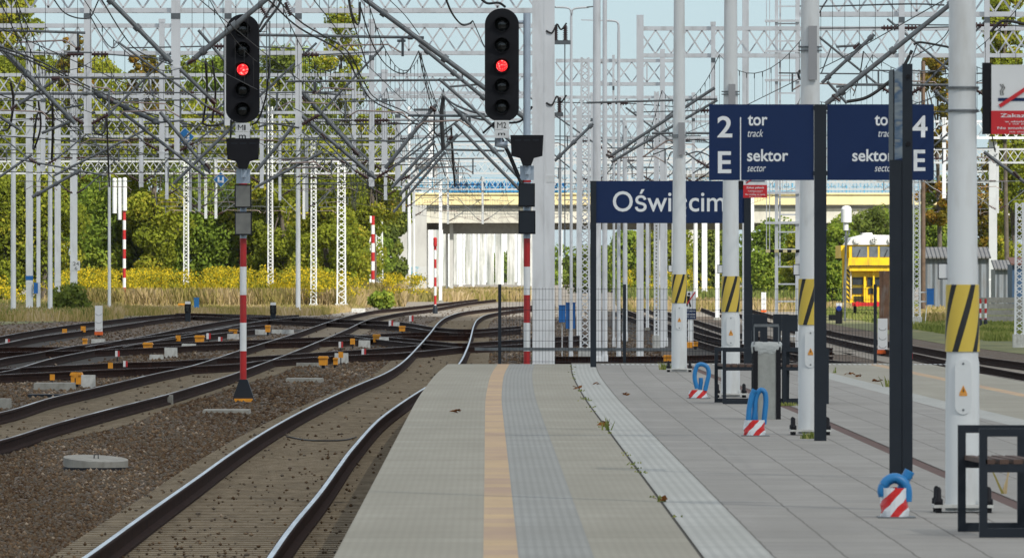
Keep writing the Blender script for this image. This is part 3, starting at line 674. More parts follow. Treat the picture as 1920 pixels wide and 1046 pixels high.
hose(1674, 970, [[(1657,930),(1655,917),(1663,902),(1678,896),(1693,903),(1700,918),(1700,940)],[(1690,925),(1696,902),(1706,882)]], 10.5, 1651, 1704, 914, 'blue bent hose in wide red and white tape at the nearest dark sign post', .14)

# ---- bin
Y = 1.65*F/(786-500); p = P(1438, 786, Y); root = thing('litter_bin', 'grey concrete litter bin with dark corner bars and a plastic bag over the rim', 'litter bin', (p.x, Y, 0))
mb = MB(); s = Y/F
def P2(x, y, Y=Y): return P(x, y, Y)
p0, p1 = P(1420, 784, Y), P(1458, 648, Y); mb.box(p0.x, p1.x, Y, Y+.30, .0, p1.z); link('body', mb, M['bin'], root)
for a_, b2 in ((1412, 1421), (1455, 1464)):
    for yy_ in (0, .25):
        mb = MB(); u, w_ = P(a_, 650, Y), P(b2, 650, Y); mb.box(u.x, w_.x, Y-.012+yy_, Y+.05+yy_, .0, u.z); link('corner_bar', mb, M['black'], root)
mb = MB(); vs = []; n = 28
for j, (ex, z) in enumerate(((.0, 662), (.015, 655), (.022, 646), (.0, 641), (-.05, 642))):
    zz = P(0, z, Y).z
    for k in range(n):
        t = 2*math.pi*k/n; c, s_ = math.cos(t), math.sin(t); q = max(abs(c), abs(s_))
        hx, hy = .150+ex*.6, .150+ex*.6
        vs.append(((P(1438, 0, Y).x)+hx*c/q*(1+.03*math.sin(5*t+j)), Y+.145+hy*s_/q, zz+.015*math.sin(k*1.9+j)*(1 if j < 3 else .3)))
mb.smooth = True; mb.add(vs, [(j*n+k, j*n+(k+1) % n, (j+1)*n+(k+1) % n, (j+1)*n+k) for j in range(4) for k in range(n)])
b = NB('clear_plastic_bag'); v = b.coord(); M['bag'] = b.bsdf((.42,.44,.43), .25, normal=b.bump(b.noise(v, 25, 4), .8, .02))
link('plastic_bag', mb, M['bag'], root)
mb = MB(); a1, a2 = P(1414, 610, Y), P(1460, 610, Y)
mb.beam(a1, a2, .03, .03); mb.beam(a1, P(1414, 648, Y), .012); mb.beam(a2, P(1460, 648, Y), .012); link('lid_frame', mb, M['galv'], root)

# ---- benches (double sided, seen from the end)
def bench(x0, xm0, xm1, x1, yb, ytop, ymid, yback, tpx, length, label, right=True):
    Y = 1.65*F/(yb-500); s = Y/F; root = thing('double_bench', label, 'bench', ((((x0+x1)/2)-960)*s, Y, 0), 'anthracite benches along the middle of the platform')
    t = tpx*s
    for k, dY in enumerate((0, length)):
        for (a_, c_) in ((x0, xm0), (xm1, x1)):
            mb = MB(); yk = Y+dY; A_, C_ = (a_-960)*s, (c_-960)*s; zt, zm = 1.65-(ytop-500)*s, 1.65-(ymid-500)*s; off = (-.07 if k else 0)
            A_ += off; C_ += off
            mb.box(A_, A_+t, yk-.03, yk+.03, .0, zt); mb.box(C_-t, C_, yk-.03, yk+.03, .0, zt)
            mb.box(A_+t, C_-t, yk-.03, yk+.03, zt-t, zt); mb.box(A_+t, C_-t, yk-.03, yk+.03, .0, t*1.15); mb.box(A_+t, C_-t, yk-.028, yk+.028, zm-t, zm)
            link('end_frame', mb, M['anthr'], root)
    for (a_, c_) in ((x0, xm0), (xm1, x1)):
        A_, C_ = (a_-960)*s+t*.8, (c_-960)*s-t; zm = 1.65-(ymid-500)*s; k = 0; w = .055
        while A_+w < C_:
            mb = MB(); mb.add([(A_, Y-.03, zm+.002), (A_+w, Y-.03, zm+.002), (A_+w-.07, Y+length, zm+.002), (A_-.07, Y+length, zm+.002),
                               (A_, Y-.03, zm+.03), (A_+w, Y-.03, zm+.03), (A_+w-.07, Y+length, zm+.03), (A_-.07, Y+length, zm+.03)], [(0,3,2,1),(4,5,6,7),(0,1,5,4),(1,2,6,5),(2,3,7,6),(3,0,4,7)])
            link('seat_slat', mb, M['slat'], root); A_ += w+.03
    if yback:
        for sgn, xx in ((-1, xm0), (1, xm1)):
            X_ = (xx-960)*s; zt = 1.65-(yback-500)*s
            for dY in (0, length):
                mb = MB(); off = -.07 if dY else 0
                if sgn > 0: pts = [(X_-.01, 0), (X_+.075, 0), (X_+.085, zt-.20), (X_+.18, zt-.20), (X_+.18, zt), (X_-.01, zt)]
                else: pts = [(X_-.075, 0), (X_+.01, 0), (X_+.01, zt), (X_-.16, zt), (X_-.16, zt-.20), (X_-.075, zt-.20)]
                mb.prism([(u+off, z) for u, z in pts], Y+.04+dY, Y+.10+dY); link('backrest_support', mb, M['anthr'], root)
    return root
bench(1355, 1437, 1468, 1554, 757, 653, 688, 590, 6.5, 1.35, 'anthracite double bench around the litter bin, farther of the two')
bench(1836, 1965, 2010, 2140, 1007, 803, 870, 0, 15, 1.30, 'near anthracite bench frame cut off by the right edge')

# ---- platform end fence
Y = PE+.35; root = thing('mesh_fence', 'dark welded mesh fence with posts across the platform end', 'fence', (P(937, 681, Y).x, Y, 0))
for x in (937, 1171, 1408, 1641):
    mb = MB(); p = P(x-3, 533, Y); q = P(x+3, 0, Y); mb.box(p.x, q.x, Y-.03, Y+.03, -.3, p.z); link('fence_post', mb, M['anthr'], root)
for xa, xb in ((937, 1171), (1171, 1408), (1408, 1641)):
    mb = MB(); a_, b2 = P(xa, 0, Y).x, P(xb, 0, Y).x; zt, zb = P(0, 539, Y).z, P(0, 681, Y).z
    k = 0; n = int((b2-a_)/.055)
    for i in range(1, n): x = a_+(b2-a_)*i/n; mb.box(x-.0024, x+.0024, Y-.0024, Y+.0024, zb, zt)
    for z in np.linspace(zb+.03, zt-.03, 8): mb.box(a_, b2, Y-.008, Y-.003, z-.003, z+.003)
    link('mesh_panel', mb, M['anthr'], root)
mb = MB(); p, q = P(890, 654, Y+.4), P(1290, 655, Y+.4); mb.beam(p, q, .05, .05); tag(link('barrier_rail', mb, M['galv'], None, tuple(p)), 'low galvanised rail running behind the mesh fence', 'rail')

# ---- no trespassing board behind the fence
Y = 168; root = thing('no_trespassing_sign', 'white and navy board with a crossed out walking figure behind the mesh fence', 'warning sign', P(1296, 680, Y)); 
mb = MB(); frect(mb, 1286, 546, 1305, 598, Y, .02); link('sign_plate', mb, M['platew'], root)
mb = MB(); frect(mb, 1285.6, 579, 1305.4, 598.4, Y-.004, .0035); link('navy_field', mb, M['navy'], root)
mb = MB(); mb.disc(P(1292, 551, Y-.003), .022, .003, 12); mb.beam(P(1291, 555, Y-.004), P(1291, 563, Y-.004), .05, .003, up=(0,1,0)); mb.beam(P(1291, 562, Y-.004), P(1295, 575, Y-.004), .025, .003, up=(0,1,0)); mb.beam(P(1290, 562, Y-.004), P(1288, 574, Y-.004), .025, .003, up=(0,1,0)); mb.beam(P(1289, 556, Y-.004), P(1286.5, 562, Y-.004), .02, .003, up=(0,1,0)); link('walking_figure', mb, M['black'], root)
mb = MB(); mb.beam(P(1288, 570, Y-.009), P(1303, 548, Y-.009), .02, .003, up=(0,1,0)); link('red_bar', mb, M['redsign'], root)
for i, s in enumerate(('Przejscie', 'wzbronione', 'No entry')): text(s, 1287.5, 581+i*5.6, 1303.5, 585+i*5.6, Y-.004, root, M['txt'])
mb = MB(); frect(mb, 1290, 598, 1300, 648, Y, .08); link('sign_post', mb, M['mastw'], root)
mb = MB(); frect(mb, 1287, 641, 1299, 652, Y-.03, .15); link('foot', mb, M['orange'], root)

# ---- dead leaves and weeds on the platform
LM = {'k': leafmat('dead_leaf', [(0,(.10,.03,.012)),(1,(.22,.10,.03))], .1)}
for x, y, n_, sp in ((852,774,4,.03),(1136,800,5,.04),(1083,730,3,.03),(1120,722,2,.03),(1608,706,5,.05),(1643,717,5,.04),(1590,703,4,.04),(1242,942,2,.03),(1172,741,2,.03)):
    Yp = 1.65*F/(y-500); c = P(x, y, Yp); V = []; Fq = []
    for i in range(n_*3):
        q = np.array([c.x+random.gauss(0, sp), Yp+random.gauss(0, sp*4), .012+random.random()*.03]); a_ = random.random()*6.3; l = random.uniform(.02, .045)
        d1 = np.array([math.cos(a_), math.sin(a_), random.uniform(-.2, .5)])*l; d2 = np.array([-math.sin(a_), math.cos(a_), random.uniform(0, .7)])*l*.6
        b0 = len(V); V += [q-d1, q+d2, q+d1, q-d2]; Fq.append((b0, b0+1, b0+2, b0+3))
    tag(big_mesh('dead_leaves', np.array(V), np.array(Fq), LM['k'], None, RNG.random(len(Fq))), 'small dry brown leaves lying on the platform slabs', 'leaves', 'dry leaves on the platform', 'stuff')
def tuft(x, y, h, n_, w, mat='grass', z0=0.0, name='weed_tuft'):
    Yp = (CAMZ-z0)*F/(y-500); c = P(x, y, Yp); V = []; Fq = []
    for i in range(n_):
        bx, by = c.x+random.gauss(0, w), Yp+random.gauss(0, w*2); a_ = random.uniform(-.6, .6); hh = h*random.uniform(.4, 1); ww = .006+.006*random.random()
        b0 = len(V); V += [(bx-ww, by, z0), (bx+ww, by, z0), (bx+a_*hh*.6+ww*.7, by, z0+hh*.7), (bx+a_*hh*.9, by, z0+hh)]; Fq.append((b0, b0+1, b0+2, b0+3))
    return tag(big_mesh(name, np.array(V), np.array(Fq), M[mat], None, RNG.random(len(Fq))), 'small green weeds growing from the platform joints', 'weeds', 'weeds in the platform joints', 'stuff')
for a_ in ((1138,806,.15,9,.03),(1097,748,.04,9,.03),(1087,733,.03,8,.03),(1250,693,.13,60,.05),(1513,822,.08,30,.04),(1663,725,.17,14,.03),(1565,699,.12,5,.02),(1476,760,.05,60,.08),(1883,925,.2,3,.015,'drygrass'),(1240,940,.05,6,.03)): tuft(*a_)
for k in range(24):
    Yq = random.uniform(60, 160); xq = ip(LT, Yq)+2.095; tuft(960+xq*F/Yq, 500+1.65*F/Yq, .02, 4, .03)
# ================================================================ SIGNALS
def signal(xc, yt, yb_head, wpx, lamps, lit, Y, xp, yb, plate, label, m2=False):
    s = Y/F; base = P(xp, 0, Y); base.z = GZ; root = thing('colour_light_signal', label, 'railway signal', tuple(base), 'five lamp main signals by the platform end')
    # head: rounded back plate and box
    p0 = P(xc-wpx/2, yb_head, Y); p1 = P(xc+wpx/2, yt, Y); r = (p1.x-p0.x)/2*.96; cx = (p0.x+p1.x)/2; pts = []
    for k in range(17): a_ = math.pi+math.pi*k/16; pts.append((cx+(p1.x-p0.x)/2*math.cos(a_), p0.z+r*.8+r*.8*math.sin(a_)))
    for k in range(17): a_ = math.pi*k/16; pts.append((cx+(p1.x-p0.x)/2*math.cos(a_), p1.z-r+r*math.sin(a_)))
    mb = MB(); mb.prism(pts, Y, Y+.05); mb.box(cx-r*.7, cx+r*.7, Y+.05, Y+.3, p0.z+.15, p1.z-.15)
    head = link('signal_head', mb, M['black'], root)
    for i, ly in enumerate(lamps):
        c = P(xc, ly, Y); rr = 15.0*s
        mb = MB(); n = 20; vs = []
        for k in range(n):                              # hood: longer above than below
            t = 2*math.pi*k/n; d = .06+.20*max(0, math.sin(t)*.6+.4)
            vs += [c+Vector((rr*math.cos(t), 0, rr*math.sin(t))), c+Vector((rr*math.cos(t), -d, rr*math.sin(t))), c+Vector((rr*.9*math.cos(t), -d, rr*.9*math.sin(t))), c+Vector((rr*.9*math.cos(t), -.01, rr*.9*math.sin(t)))]
        mb.smooth = True; mb.add(vs, [(4*k+j, 4*((k+1) % n)+j, 4*((k+1) % n)+j+1, 4*k+j+1) for k in range(n) for j in range(3)])
        link('lamp_hood', mb, M['black'], root)
        mb = MB(); mb.smooth = True; mb.lathe((0,0,0), [(rr*.86*math.cos(a_), rr*.28*math.sin(a_)) for a_ in (0, .5, 1.0, 1.5)], 18)
        mb.v = [(c.x+x, Y-.012-z, c.z+y) for x, y, z in mb.v]
        if i == lit:
            mb2 = MB(); mb2.smooth = True; mb2.v = [(c.x+(x-c.x)*.82, y-.02, c.z+(z-c.z)*.82) for x, y, z in mb.v]; mb2.f = mb.f; mb2.mi = mb.mi; mb2.sm = mb.sm
            link('lens', mb2, M['redlit'], root, label='glowing red lens')
        else:
            l_ = link('lens', mb, M['lens'], root)
            q = MB(); q.disc((c.x, Y-.012-rr*.28, c.z), rr*.05, .01, 6); link('lens_centre', q, M['glass'], l_)
    # number plates
    for (y0, y1, s_) in plate:
        mb = MB(); frect(mb, xc-13.5, y0, xc+13.5, y1, Y-.09, .01); pl = link('number_plate', mb, M['platew'], root)
        hh = (y1-y0)
        if s_ == 'm': text('m', xc-7, y0+hh*.38, xc+6, y1-(1.5 if not m2 else 5), Y-.094, root, M['txtk'], bold=.012)
        else:
            mb = MB(); ya, yb2 = y0+3.4, y1-2.6; q = 1.5*s
            mb.beam(P(xc-8, yb2, Y-.094), P(xc-8, ya, Y-.094), q, .002, up=(0,1,0)); mb.beam(P(xc+.4, yb2, Y-.094), P(xc+.4, ya, Y-.094), q, .002, up=(0,1,0))
            mb.beam(P(xc-8, ya, Y-.0945), P(xc-3.8, ya+6, Y-.0945), q*.8, .002, up=(0,1,0)); mb.beam(P(xc+.4, ya, Y-.0945), P(xc-3.8, ya+6, Y-.0945), q*.8, .002, up=(0,1,0)); link('lettering', mb, M['txtk'], root)
            text(s_[1], xc+2.8, ya, xc+(5.6 if s_[1] == '1' else 8), yb2, Y-.094, root, M['txtk'], bold=.012)
    w = 6.2*s; X0 = base.x
    # lower route indicator hood
    yh = 260 if not m2 else 254
    mb = MB(); hw = 31; a_ = [(xp-hw, yh), (xp+hw, yh), (xp+hw-2, yh+39), (xp+hw*.42, yh+43), (xp+8, yh+57), (xp-8, yh+57), (xp-hw*.42, yh+43), (xp-hw+2, yh+39)]
    mb.prism([(P(u, v_, Y).x, P(u, v_, Y).z) for u, v_ in a_][::-1], Y-.28, Y-.06); link('indicator_hood', mb, M['black'], root)
    mb = MB()
    for dx in (-17, 0, 17): frect(mb, xp+dx-6, yh+8, xp+dx+6, yh+10, Y-.286, .004)
    link('hood_slot', mb, M['anthr'], root)
    yb_ = yh+57
    mb = MB(); frect(mb, xp-13, yb_, xp+13, yb_+27, Y-.02, .03); mb.tube(P(xp+1, yb_+2, Y-.10), P(xp+1, yb_+16, Y-.10), 6*s, n=12); link('bracket', mb, M['pipe'], root)
    # pole with painted bands
    zz = [P(0, v_, Y).z for v_ in ((711 if not m2 else 712), 658, 605, 553, 500, 447)]
    for k in range(5):
        mb = MB(); mb.tube((X0, Y+.02, zz[k]), (X0, Y+.02, zz[k+1]), w, n=14); link('pole_band', mb, M['red'] if k % 2 == 0 else M['mastw'], root)
    ztop = P(0, yh if not m2 else 25, Y).z
    mb = MB(); mb.tube((X0, Y+.02, zz[5]), (X0, Y+.02, ztop), w*(1 if not m2 else 1.1), n=14)
    link('pole_top', mb, M['pipe'], root)
    mb = MB(); y1 = yb_+27; mb.tube((X0, Y+.02, P(0, y1+4, Y).z), (X0, Y+.02, P(0, y1, Y).z), 8*s, n=12); link('pole_collar', mb, M['red'], root)
    for (u0, v0, u1, v1) in ((xp-16, 346, xp+15, 390), (xp-16, 397, xp+16, 441)):
        dy = 0 if not m2 else -2
        mb = MB(); frect(mb, u0, v0+dy, u1, v1+dy, Y-.20, .16); bx = link('indicator_box', mb, M['black'], root)
        mb = MB(); frect(mb, u0+2, v0+dy+2.5, u1-2, v1+dy-2.5, Y-.206, .004); link('indicator_glass', mb, M['glass'] if not m2 else M['anthr'], bx)
    if m2:
        mb = MB(); mb.path([P(952, 271, Y+.05), P(935, 271, Y+.05), P(935, 240, Y+.05)], 9*s, 10); mb.cut().tube(P(972, 42, Y+.05), P(987, 42, Y+.05), .03); link('head_arm', mb, M['pipe'], root)
        mb = MB(); mb.path([P(925, 230, Y+.12), P(955, 290, Y+.06), P(978, 345, Y)], .035, 6); link('cable', mb, M['cable'], root)
        mb = MB()
        for d in (0, .03): mb.cut().path(catmull([P(903,0,Y+.2+d), P(915,7,Y+.2), P(935,6,Y+.2), P(948,14,Y+.2)], 6), .022, 5); 
        mb.cut().path(catmull([P(905,250,Y+.15), P(930,232,Y+.15), P(975,228,Y+.15), P(998,200,Y+.15)], 6), .02, 5); link('cable', mb, M['cable'], root)
    else:
        mb = MB(); z0 = P(0, 752, Y).z
        mb.prism([(P(437,750,Y).x, z0), (P(476,750,Y).x, z0), (P(475,743,Y).x, P(0,743,Y).z), (P(464,712,Y).x, zz[0]), (P(449,712,Y).x, zz[0]), (P(438,743,Y).x, P(0,743,Y).z)], Y-.10, Y+.16)
        mb.box(P(434,0,Y).x, P(479,0,Y).x, Y-.22, Y+.25, z0, z0+.03); link('mast_foot', mb, M['anthr'], root)
        mb = MB(); mb.box(P(440,0,Y).x, P(474,0,Y).x, Y-.30, Y+.2, GZ, GZ+.06); link('orange_base', mb, M['orange'], root)
        mb = MB(); mb.path(catmull([P(487,60,Y+.1), P(505,35,Y+.3), P(522,12,Y+.5), P(530,-10,Y+.6)], 5), .025, 5); mb.cut().path(catmull([P(484,55,Y+.1), P(498,30,Y+.3), P(512,8,Y+.5), P(520,-10,Y+.6)], 5), .022, 5)
        mb.cut().path([P(433,225,Y+.15), P(432,262,Y+.1)], .02, 5); mb.cut().path(catmull([P(472,235,Y+.1), P(486,222,Y+.1), P(500,175,Y+.1), P(505,120,Y+.1)], 5), .018, 5); link('cable', mb, M['cable'], root)
        mb = MB()
        for v_ in (60, 110, 160, 210): mb.beam(P(424, v_, Y+.12), P(500, v_, Y+.12), .015)
        mb.beam(P(500, 40, Y+.12), P(500, 420, Y+.12), .02); mb.beam(P(506, 40, Y+.3), P(506, 420, Y+.3), .02); mb.beam(P(420, 60, Y+.2), P(420, 250, Y+.2), .02); link('ladder', mb, M['galv'], root)
    return root
signal(455, 27, 231, 63, (55, 93, 131, 168, 206), 2, 178.0, 456, 752, ((231, 247, 'M1'), (247.6, 262, 'm')), 'tall signal with M1 plate and red light on the striped pole between the left tracks')
signal(941, 16, 229, 64, (46, 85, 124, 161, 200), 2, 168.0, 988, 700, ((226, 243, 'M2'), (243.6, 259, 'm')), 'tall signal with M2 plate and red light right behind the platform end', True)

# ================================================================ OVERHEAD LINE STRUCTURES
def lattice_beam(mb, X0, X1, Y, z0, z1, c=.12, depth=.55, d=.055, per=None):
    per = per or (z1-z0)*1.02
    for y in (Y, Y+depth):
        for z in (z0+c/2, z1-c/2): mb.beam((X0, y, z), (X1, y, z), c, c)
    n = max(2, int(round((X1-X0)/per))); st = (X1-X0)/n
    for i in range(n):
        a_, b2 = X0+i*st, X0+(i+1)*st; m_ = (a_+b2)/2
        mb.beam((a_, Y, z0+c), (m_, Y, z1-c), d, .05, up=(0,1,0)); mb.beam((m_, Y, z1-c), (b2, Y, z0+c), d, .05, up=(0,1,0))
        mb.beam((a_, Y+depth, z1-c), (m_, Y+depth, z0+c), d, .05, up=(0,1,0)); mb.beam((m_, Y+depth, z0+c), (b2, Y+depth, z1-c), d, .05, up=(0,1,0))
        if i % 6 == 3: mb.beam((a_, Y, z0+c), (a_, Y, z1-c), d, .05); 
def cantilever(root, X0, Y, s, z0=4.75, reach=2.7, flip=False):
    st = random.uniform(-.12, .12); R = reach*random.uniform(.9, 1.1)
    mb = MB()
    tip = Vector((X0+s*R, Y, z0+1.75+st)); 
    mb.tube((X0+s*.45, Y, z0+.30), tip, .028, n=6)                                  # raking tube
    mb.tube((X0+s*.45, Y, z0+1.62), (X0+s*(R-.15), Y, z0+1.62+st), .018, n=6)         # top tie
    zr = z0+.62
    mb.tube((X0+s*.9, Y, zr-.02), (X0+s*(R+.5), Y, zr), .018, n=6)                   # registration tube
    xq = X0+s*(R+.2 if not flip else R*.55); mb.tube((xq, Y, zr), (xq, Y, zr-.42), .022, n=5); mb.tube((X0+s*(R*.7), Y, z0+1.2), (X0+s*R*.8, Y, zr), .016, n=5)
    c = link('cantilever', mb, M['galv'], root)
    mb = MB(); dd = -s if not flip else s
    mb.path([(xq, Y, zr-.38), (xq+dd*.28, Y, zr-.22), (xq+dd*1.25, Y, zr-.26), (xq+dd*1.38, Y, zr-.40)], .016, 4); link('steady_arm', mb, M['copper'], c)
    mb = MB()
    for a_, b2 in (((X0+s*.06, Y, z0+.08), (X0+s*.45, Y, z0+.30)), ((X0+s*.06, Y, z0+1.62), (X0+s*.45, Y, z0+1.62))):
        a_, b2 = Vector(a_), Vector(b2); mb.cut().tube(a_, b2, .035, n=6)
        for k in range(4): q = a_.lerp(b2, .2+k*.2); mb.tube(q, q+(b2-a_).normalized()*.03, .065, n=8)
    link('insulator', mb, M['insul'], c)
ZB = 7.23
def gantry(Y, xl, xr, posts, label, lit=False, zt=None, masts=(), group='lattice portals carrying the overhead line', zb=None, cant=True):
    mt = M['faint'] if lit else M['mast']; k = F/Y; zb_ = zb or ZB; zt_ = zt or zb_+.82  # sunlit portals take the darker paint copy to look fainter
    a_, b2 = (xl-960)/k, (xr-960)/k
    root = thing('overhead_line_portal', label, 'overhead line portal', (a_, Y, GZ), group)
    mb = MB(); lattice_beam(mb, a_, b2, Y, zb_, zt_, c=.10, d=.042); link('lattice_beam', mb, mt, root)
    for (x, w, yb) in posts:
        X = (x-960)/k; hw = w/2/k; z = P(0, yb, Y).z; mb = MB()
        mb.box(X-hw, X+hw, Y-.20, Y-.06, z, zt_+.06); mb.box(X-hw*1.25, X+hw*1.25, Y-.21, Y-.03, zt_+.02, zt_+.12); mb.box(X-hw*1.25, X+hw*1.25, Y-.21, Y-.03, z+.16, z+.20)
        link('drop_post', mb, mt, root)
        mb = MB(); mb.box(X-hw*1.05, X+hw*1.05, Y-.215, Y-.19, zb_-.14, zb_-.02); link('clamp', mb, M['galv'], root)
        if cant and yb > 150:
            for s in ((1, -1) if random.random() < .75 else ((1,) if X < -2 else (-1,))): cantilever(root, X, Y-.13, s, z+.12, random.uniform(1.9, 2.5), random.random() < .4)
    for (x, w) in masts:
        X = (x-960)/k; hw = w/2/k; mb = MB(); mb.box(X-hw, X+hw, Y-.24, Y-.02, GZ, zt_+.3); link('mast', mb, mt, root)
    return root
gantry(211, -120, 1003, [(165,14,251),(330,17,142),(560,12,252),(428,13,236)], 'nearest portal beam across the top of the left half')
gantry(253, -120, 1003, [(304,10,298),(332,10,298),(697,10,350)], 'portal beam just below the top, behind both signal heads')
gantry(318, -150, 1003, [(81,8.5,322),(664,8,325),(721,11,330)], 'third portal from the front, crossing behind the red lamps', masts=())
gantry(351, -150, 1000, [(265,8,351),(491,7,353),(746,10,350)], 'fourth portal from the front on the left side')
gantry(415, -150, 1000, [(313,6,374),(525,5,376),(723,6,375),(140,7,372)], 'fifth portal from the front on the left side')
gantry(500, -150, 1300, [(357,5,397),(374,5,397),(575,6,397),(757,6,397)], 'sixth portal, white in the sun before the trees', True)
gantry(580, -50, 1350, [(386,5,410),(405,5,410),(570,5,411),(776,5,411)], 'seventh portal, white in the sun and partly over the bridge railing', True)
gantry(700, 500, 1700, [(640,4,418),(840,4,420),(905,4,420),(1090,4,420)], 'eighth portal far back in front of the bridge', True)
gantry(900, 760, 1500, [(850,3,436),(930,3,436),(1010,3,436)], 'farthest portal seen over the bridge', True, cant=False)
gantry(213, 1500, 2010, [(1690,11,200),(1850,10,195)], 'nearest portal beam across the top right corner', zb=7.2)
gantry(256, 1200, 1960, [(1337,8,330),(1689,9,330)], 'right hand portal bolted to the square mast beside the name sign', masts=((1200, 13),))
gantry(296, 1042, 1270, [(1150,4,300)], 'short portal beam ending behind the second round pole', masts=((1242, 9),))
gantry(360, 1005, 1345, [(1110,6,352),(1230,6,352),(1300,6,350)], 'portal beam low behind the group of round poles')
gantry(420, 1060, 1960, [(1170,5,376),(1770,7,372)], 'right portal beam seen low between the sector sign and the nearest lamp post')
gantry(520, 1060, 1960, [(1140,5,400),(1270,5,400),(1870,5,400)], 'sunlit right portal over the bridge railing', True)
gantry(640, 1000, 1960, [(1180,4,412),(1240,4,412),(1800,4,412)], 'farther sunlit right portal over the bridge', True)

def mast(x, w, yt, yb, kind, label, mat=None, base=0, grp='masts and poles of the station yard', Y=None):
    Y = Y or depth(yb); s = Y/F; X = (x-960)*s; hw = w/2*s; zt = P(0, yt, Y).z; mt = mat or (M['mast'] if (Y < 500 or x < 150) else M['faint'] if x > 1700 else M['mastw'])  # whiter copy for sunlit masts; at far right darker copy replaces shade
    nm = {'box': 'steel_mast', 'round': 'round_pole', 'lattice': 'lattice_mast', 'wood': 'wooden_pole'}[kind]
    root = thing(nm, label, {'box': 'mast', 'round': 'pole', 'lattice': 'lattice mast', 'wood': 'wooden pole'}[kind], (X, Y, GZ), grp)
    mb = MB()
    if kind == 'box':
        f = hw*.3; mb.box(X-hw, X+hw, Y, Y+.014, GZ, zt); mb.box(X-hw, X+hw, Y+hw*1.9, Y+hw*1.9+.014, GZ, zt); mb.box(X-hw*.92, X-hw*.55, Y+.014, Y+hw*1.9, GZ, zt); mb.box(X+hw*.55, X+hw*.92, Y+.014, Y+hw*1.9, GZ, zt)
        link('shaft', mb, mt, root)
        mb = MB(); mb.box(X-hw*1.7, X+hw*1.7, Y-hw, Y+hw*2.5, GZ, GZ+.12); link('base_plate', mb, M['conc'], root)
        mb = MB(); mb.box(X-hw*1.05, X+hw*1.05, Y-.006, Y, GZ+1.1*1.5, GZ+1.1*1.5+.10); link('marker_band', mb, M['platew'], root)
    elif kind in ('round', 'wood'):
        mb.lathe((X, Y, 0), [(hw, GZ), (hw*.98, GZ+1.2), (hw*.82, zt)], 16); link('shaft', mb, M['wood'] if kind == 'wood' else mt, root)
        if kind == 'round':
            mb = MB(); mb.lathe((X, Y, 0), [(hw*1.25, GZ), (hw*1.25, GZ+.25), (hw, GZ+.3)], 16); link('collar', mb, mt, root)
    else:
        d = hw*1.0; lw = max(.05, hw*.26); yc = Y+d
        for sx_ in (-1, 1):
            for sy in (-1, 1): mb.beam((X+sx_*(hw-lw/2), yc+sy*d, GZ+.3), (X+sx_*(hw-lw/2)*.8, yc+sy*d, zt), lw, lw)
        n = max(4, int((zt-GZ)/(hw*2.4))); st = (zt-GZ-.3)/n
        for i in range(n):
            z = GZ+.3+i*st; q = hw-lw/2; q *= 1-.2*i/n
            for sy, sg in ((-1, 1), (1, -1)):
                mb.beam((X-sg*q, yc+sy*d, z), (X+sg*q, yc+sy*d, z+st/2), lw*.6, .03, up=(0,1,0)); mb.beam((X+sg*q, yc+sy*d, z+st/2), (X-sg*q, yc+sy*d, z+st), lw*.6, .03, up=(0,1,0))
        link('lattice_shaft', mb, mt, root)
        if base: mb = MB(); mb.box(X-hw*1.3, X+hw*1.3, Y-.1, Y+2*d+.1, GZ, GZ+.42); link('concrete_foot', mb, M['concw'], root)
    return root, X, Y
ML = [
 (25,10,175,598,'round','slim round pole at the far left, first from the left edge'),
 (55,13,80,594,'box','wide grey mast with a blue band, second from the left edge'),
 (72,7,120,594,'box','narrow mast standing close against the mast with the blue band'),
 (94,9,240,597,'round','round pole between the blue banded mast and the mast numbered 24'),
 (108,11,210,586,'box','mast just left of the numbered mast on the left'),
 (138,13,60,586,'box','tall mast carrying the small 24 6 plate'),
 (349,11,300,578,'lattice','lattice mast with a black dwarf signal at its foot, left of the M1 signal'),
 (507,11,200,578,'lattice','lattice mast right behind the second black dwarf signal, right of M1'),
 (559,9,150,590,'round','round grey pole between two lattice masts right of the M1 signal'),
 (588,12,260,583,'lattice','slender lattice mast left of the widest lattice mast'),
 (640,18,300,583,'lattice','widest white lattice mast on a concrete foot in the weeds'),
 (711,15,330,560,'lattice','white lattice mast beside the striped pole in the weeds'),
 (767,7,200,557,'round','white pole in front of the pale bridge abutment, left one'),
 (808,9,200,555,'box','white mast in front of the pale abutment, right of its slim pole'),
 (697,9,150,560,'box','grey mast behind the left striped signal pole'),
 (205,6,300,592,'round','thin pole among the shrubs right of the numbered mast'),
 (1119,17,-40,690,'round','thick round pole above the left end of the name sign'),
 (1134,10,-40,686,'round','round pole close to the right of the thickest round pole'),
 (1097,20,108,682,'lattice','grey lattice mast left of the name sign'),
 (1160,7,60,672,'round','slim round pole with a bent lamp arm'),
 (1151,5,180,650,'round','thinnest round pole between the round poles above the name sign'),
 (1231,11,172,655,'lattice','lattice mast behind the name sign near its middle'),
 (1071,6,30,680,'round','slim pole with two curved lamp arms right of the big square mast'),
 (1304,9,410,572,'round','white pole under the name sign, left of a pair'),
 (1321,10,410,566,'box','white mast under the name sign, right of a pair'),
 (1398,12,-40,655,'box','square mast rising between the second and third lamp posts'),
 (1786,9,-40,620,'box','narrow mast hugging the left side of the nearest lamp post'),
 (1862,15,200,575,'box','wide mast behind the corrugated shed on the right'),
 (1719,15,130,613,'lattice','lattice mast right of the nearest dark sign post'),
 (1912,19,380,652,'lattice','lattice mast on a concrete foot at the right edge'),
 (1748,5,300,560,'round','thin white pole behind the shed roof'),
 (1731,9,115,600,'wood','brown wooden pole above the right end of the sector sign'),
 (1903,12,290,560,'wood','brown wooden pole near the right edge between the trees'),
 (1410,8,350,560,'box','white mast directly below the small no smoking sign'),
]
mroots = {}
for i, (x, w, yt, yb, kd, lb) in enumerate(ML): mroots[x] = mast(x, w, yt, yb, kd, lb, base=1)
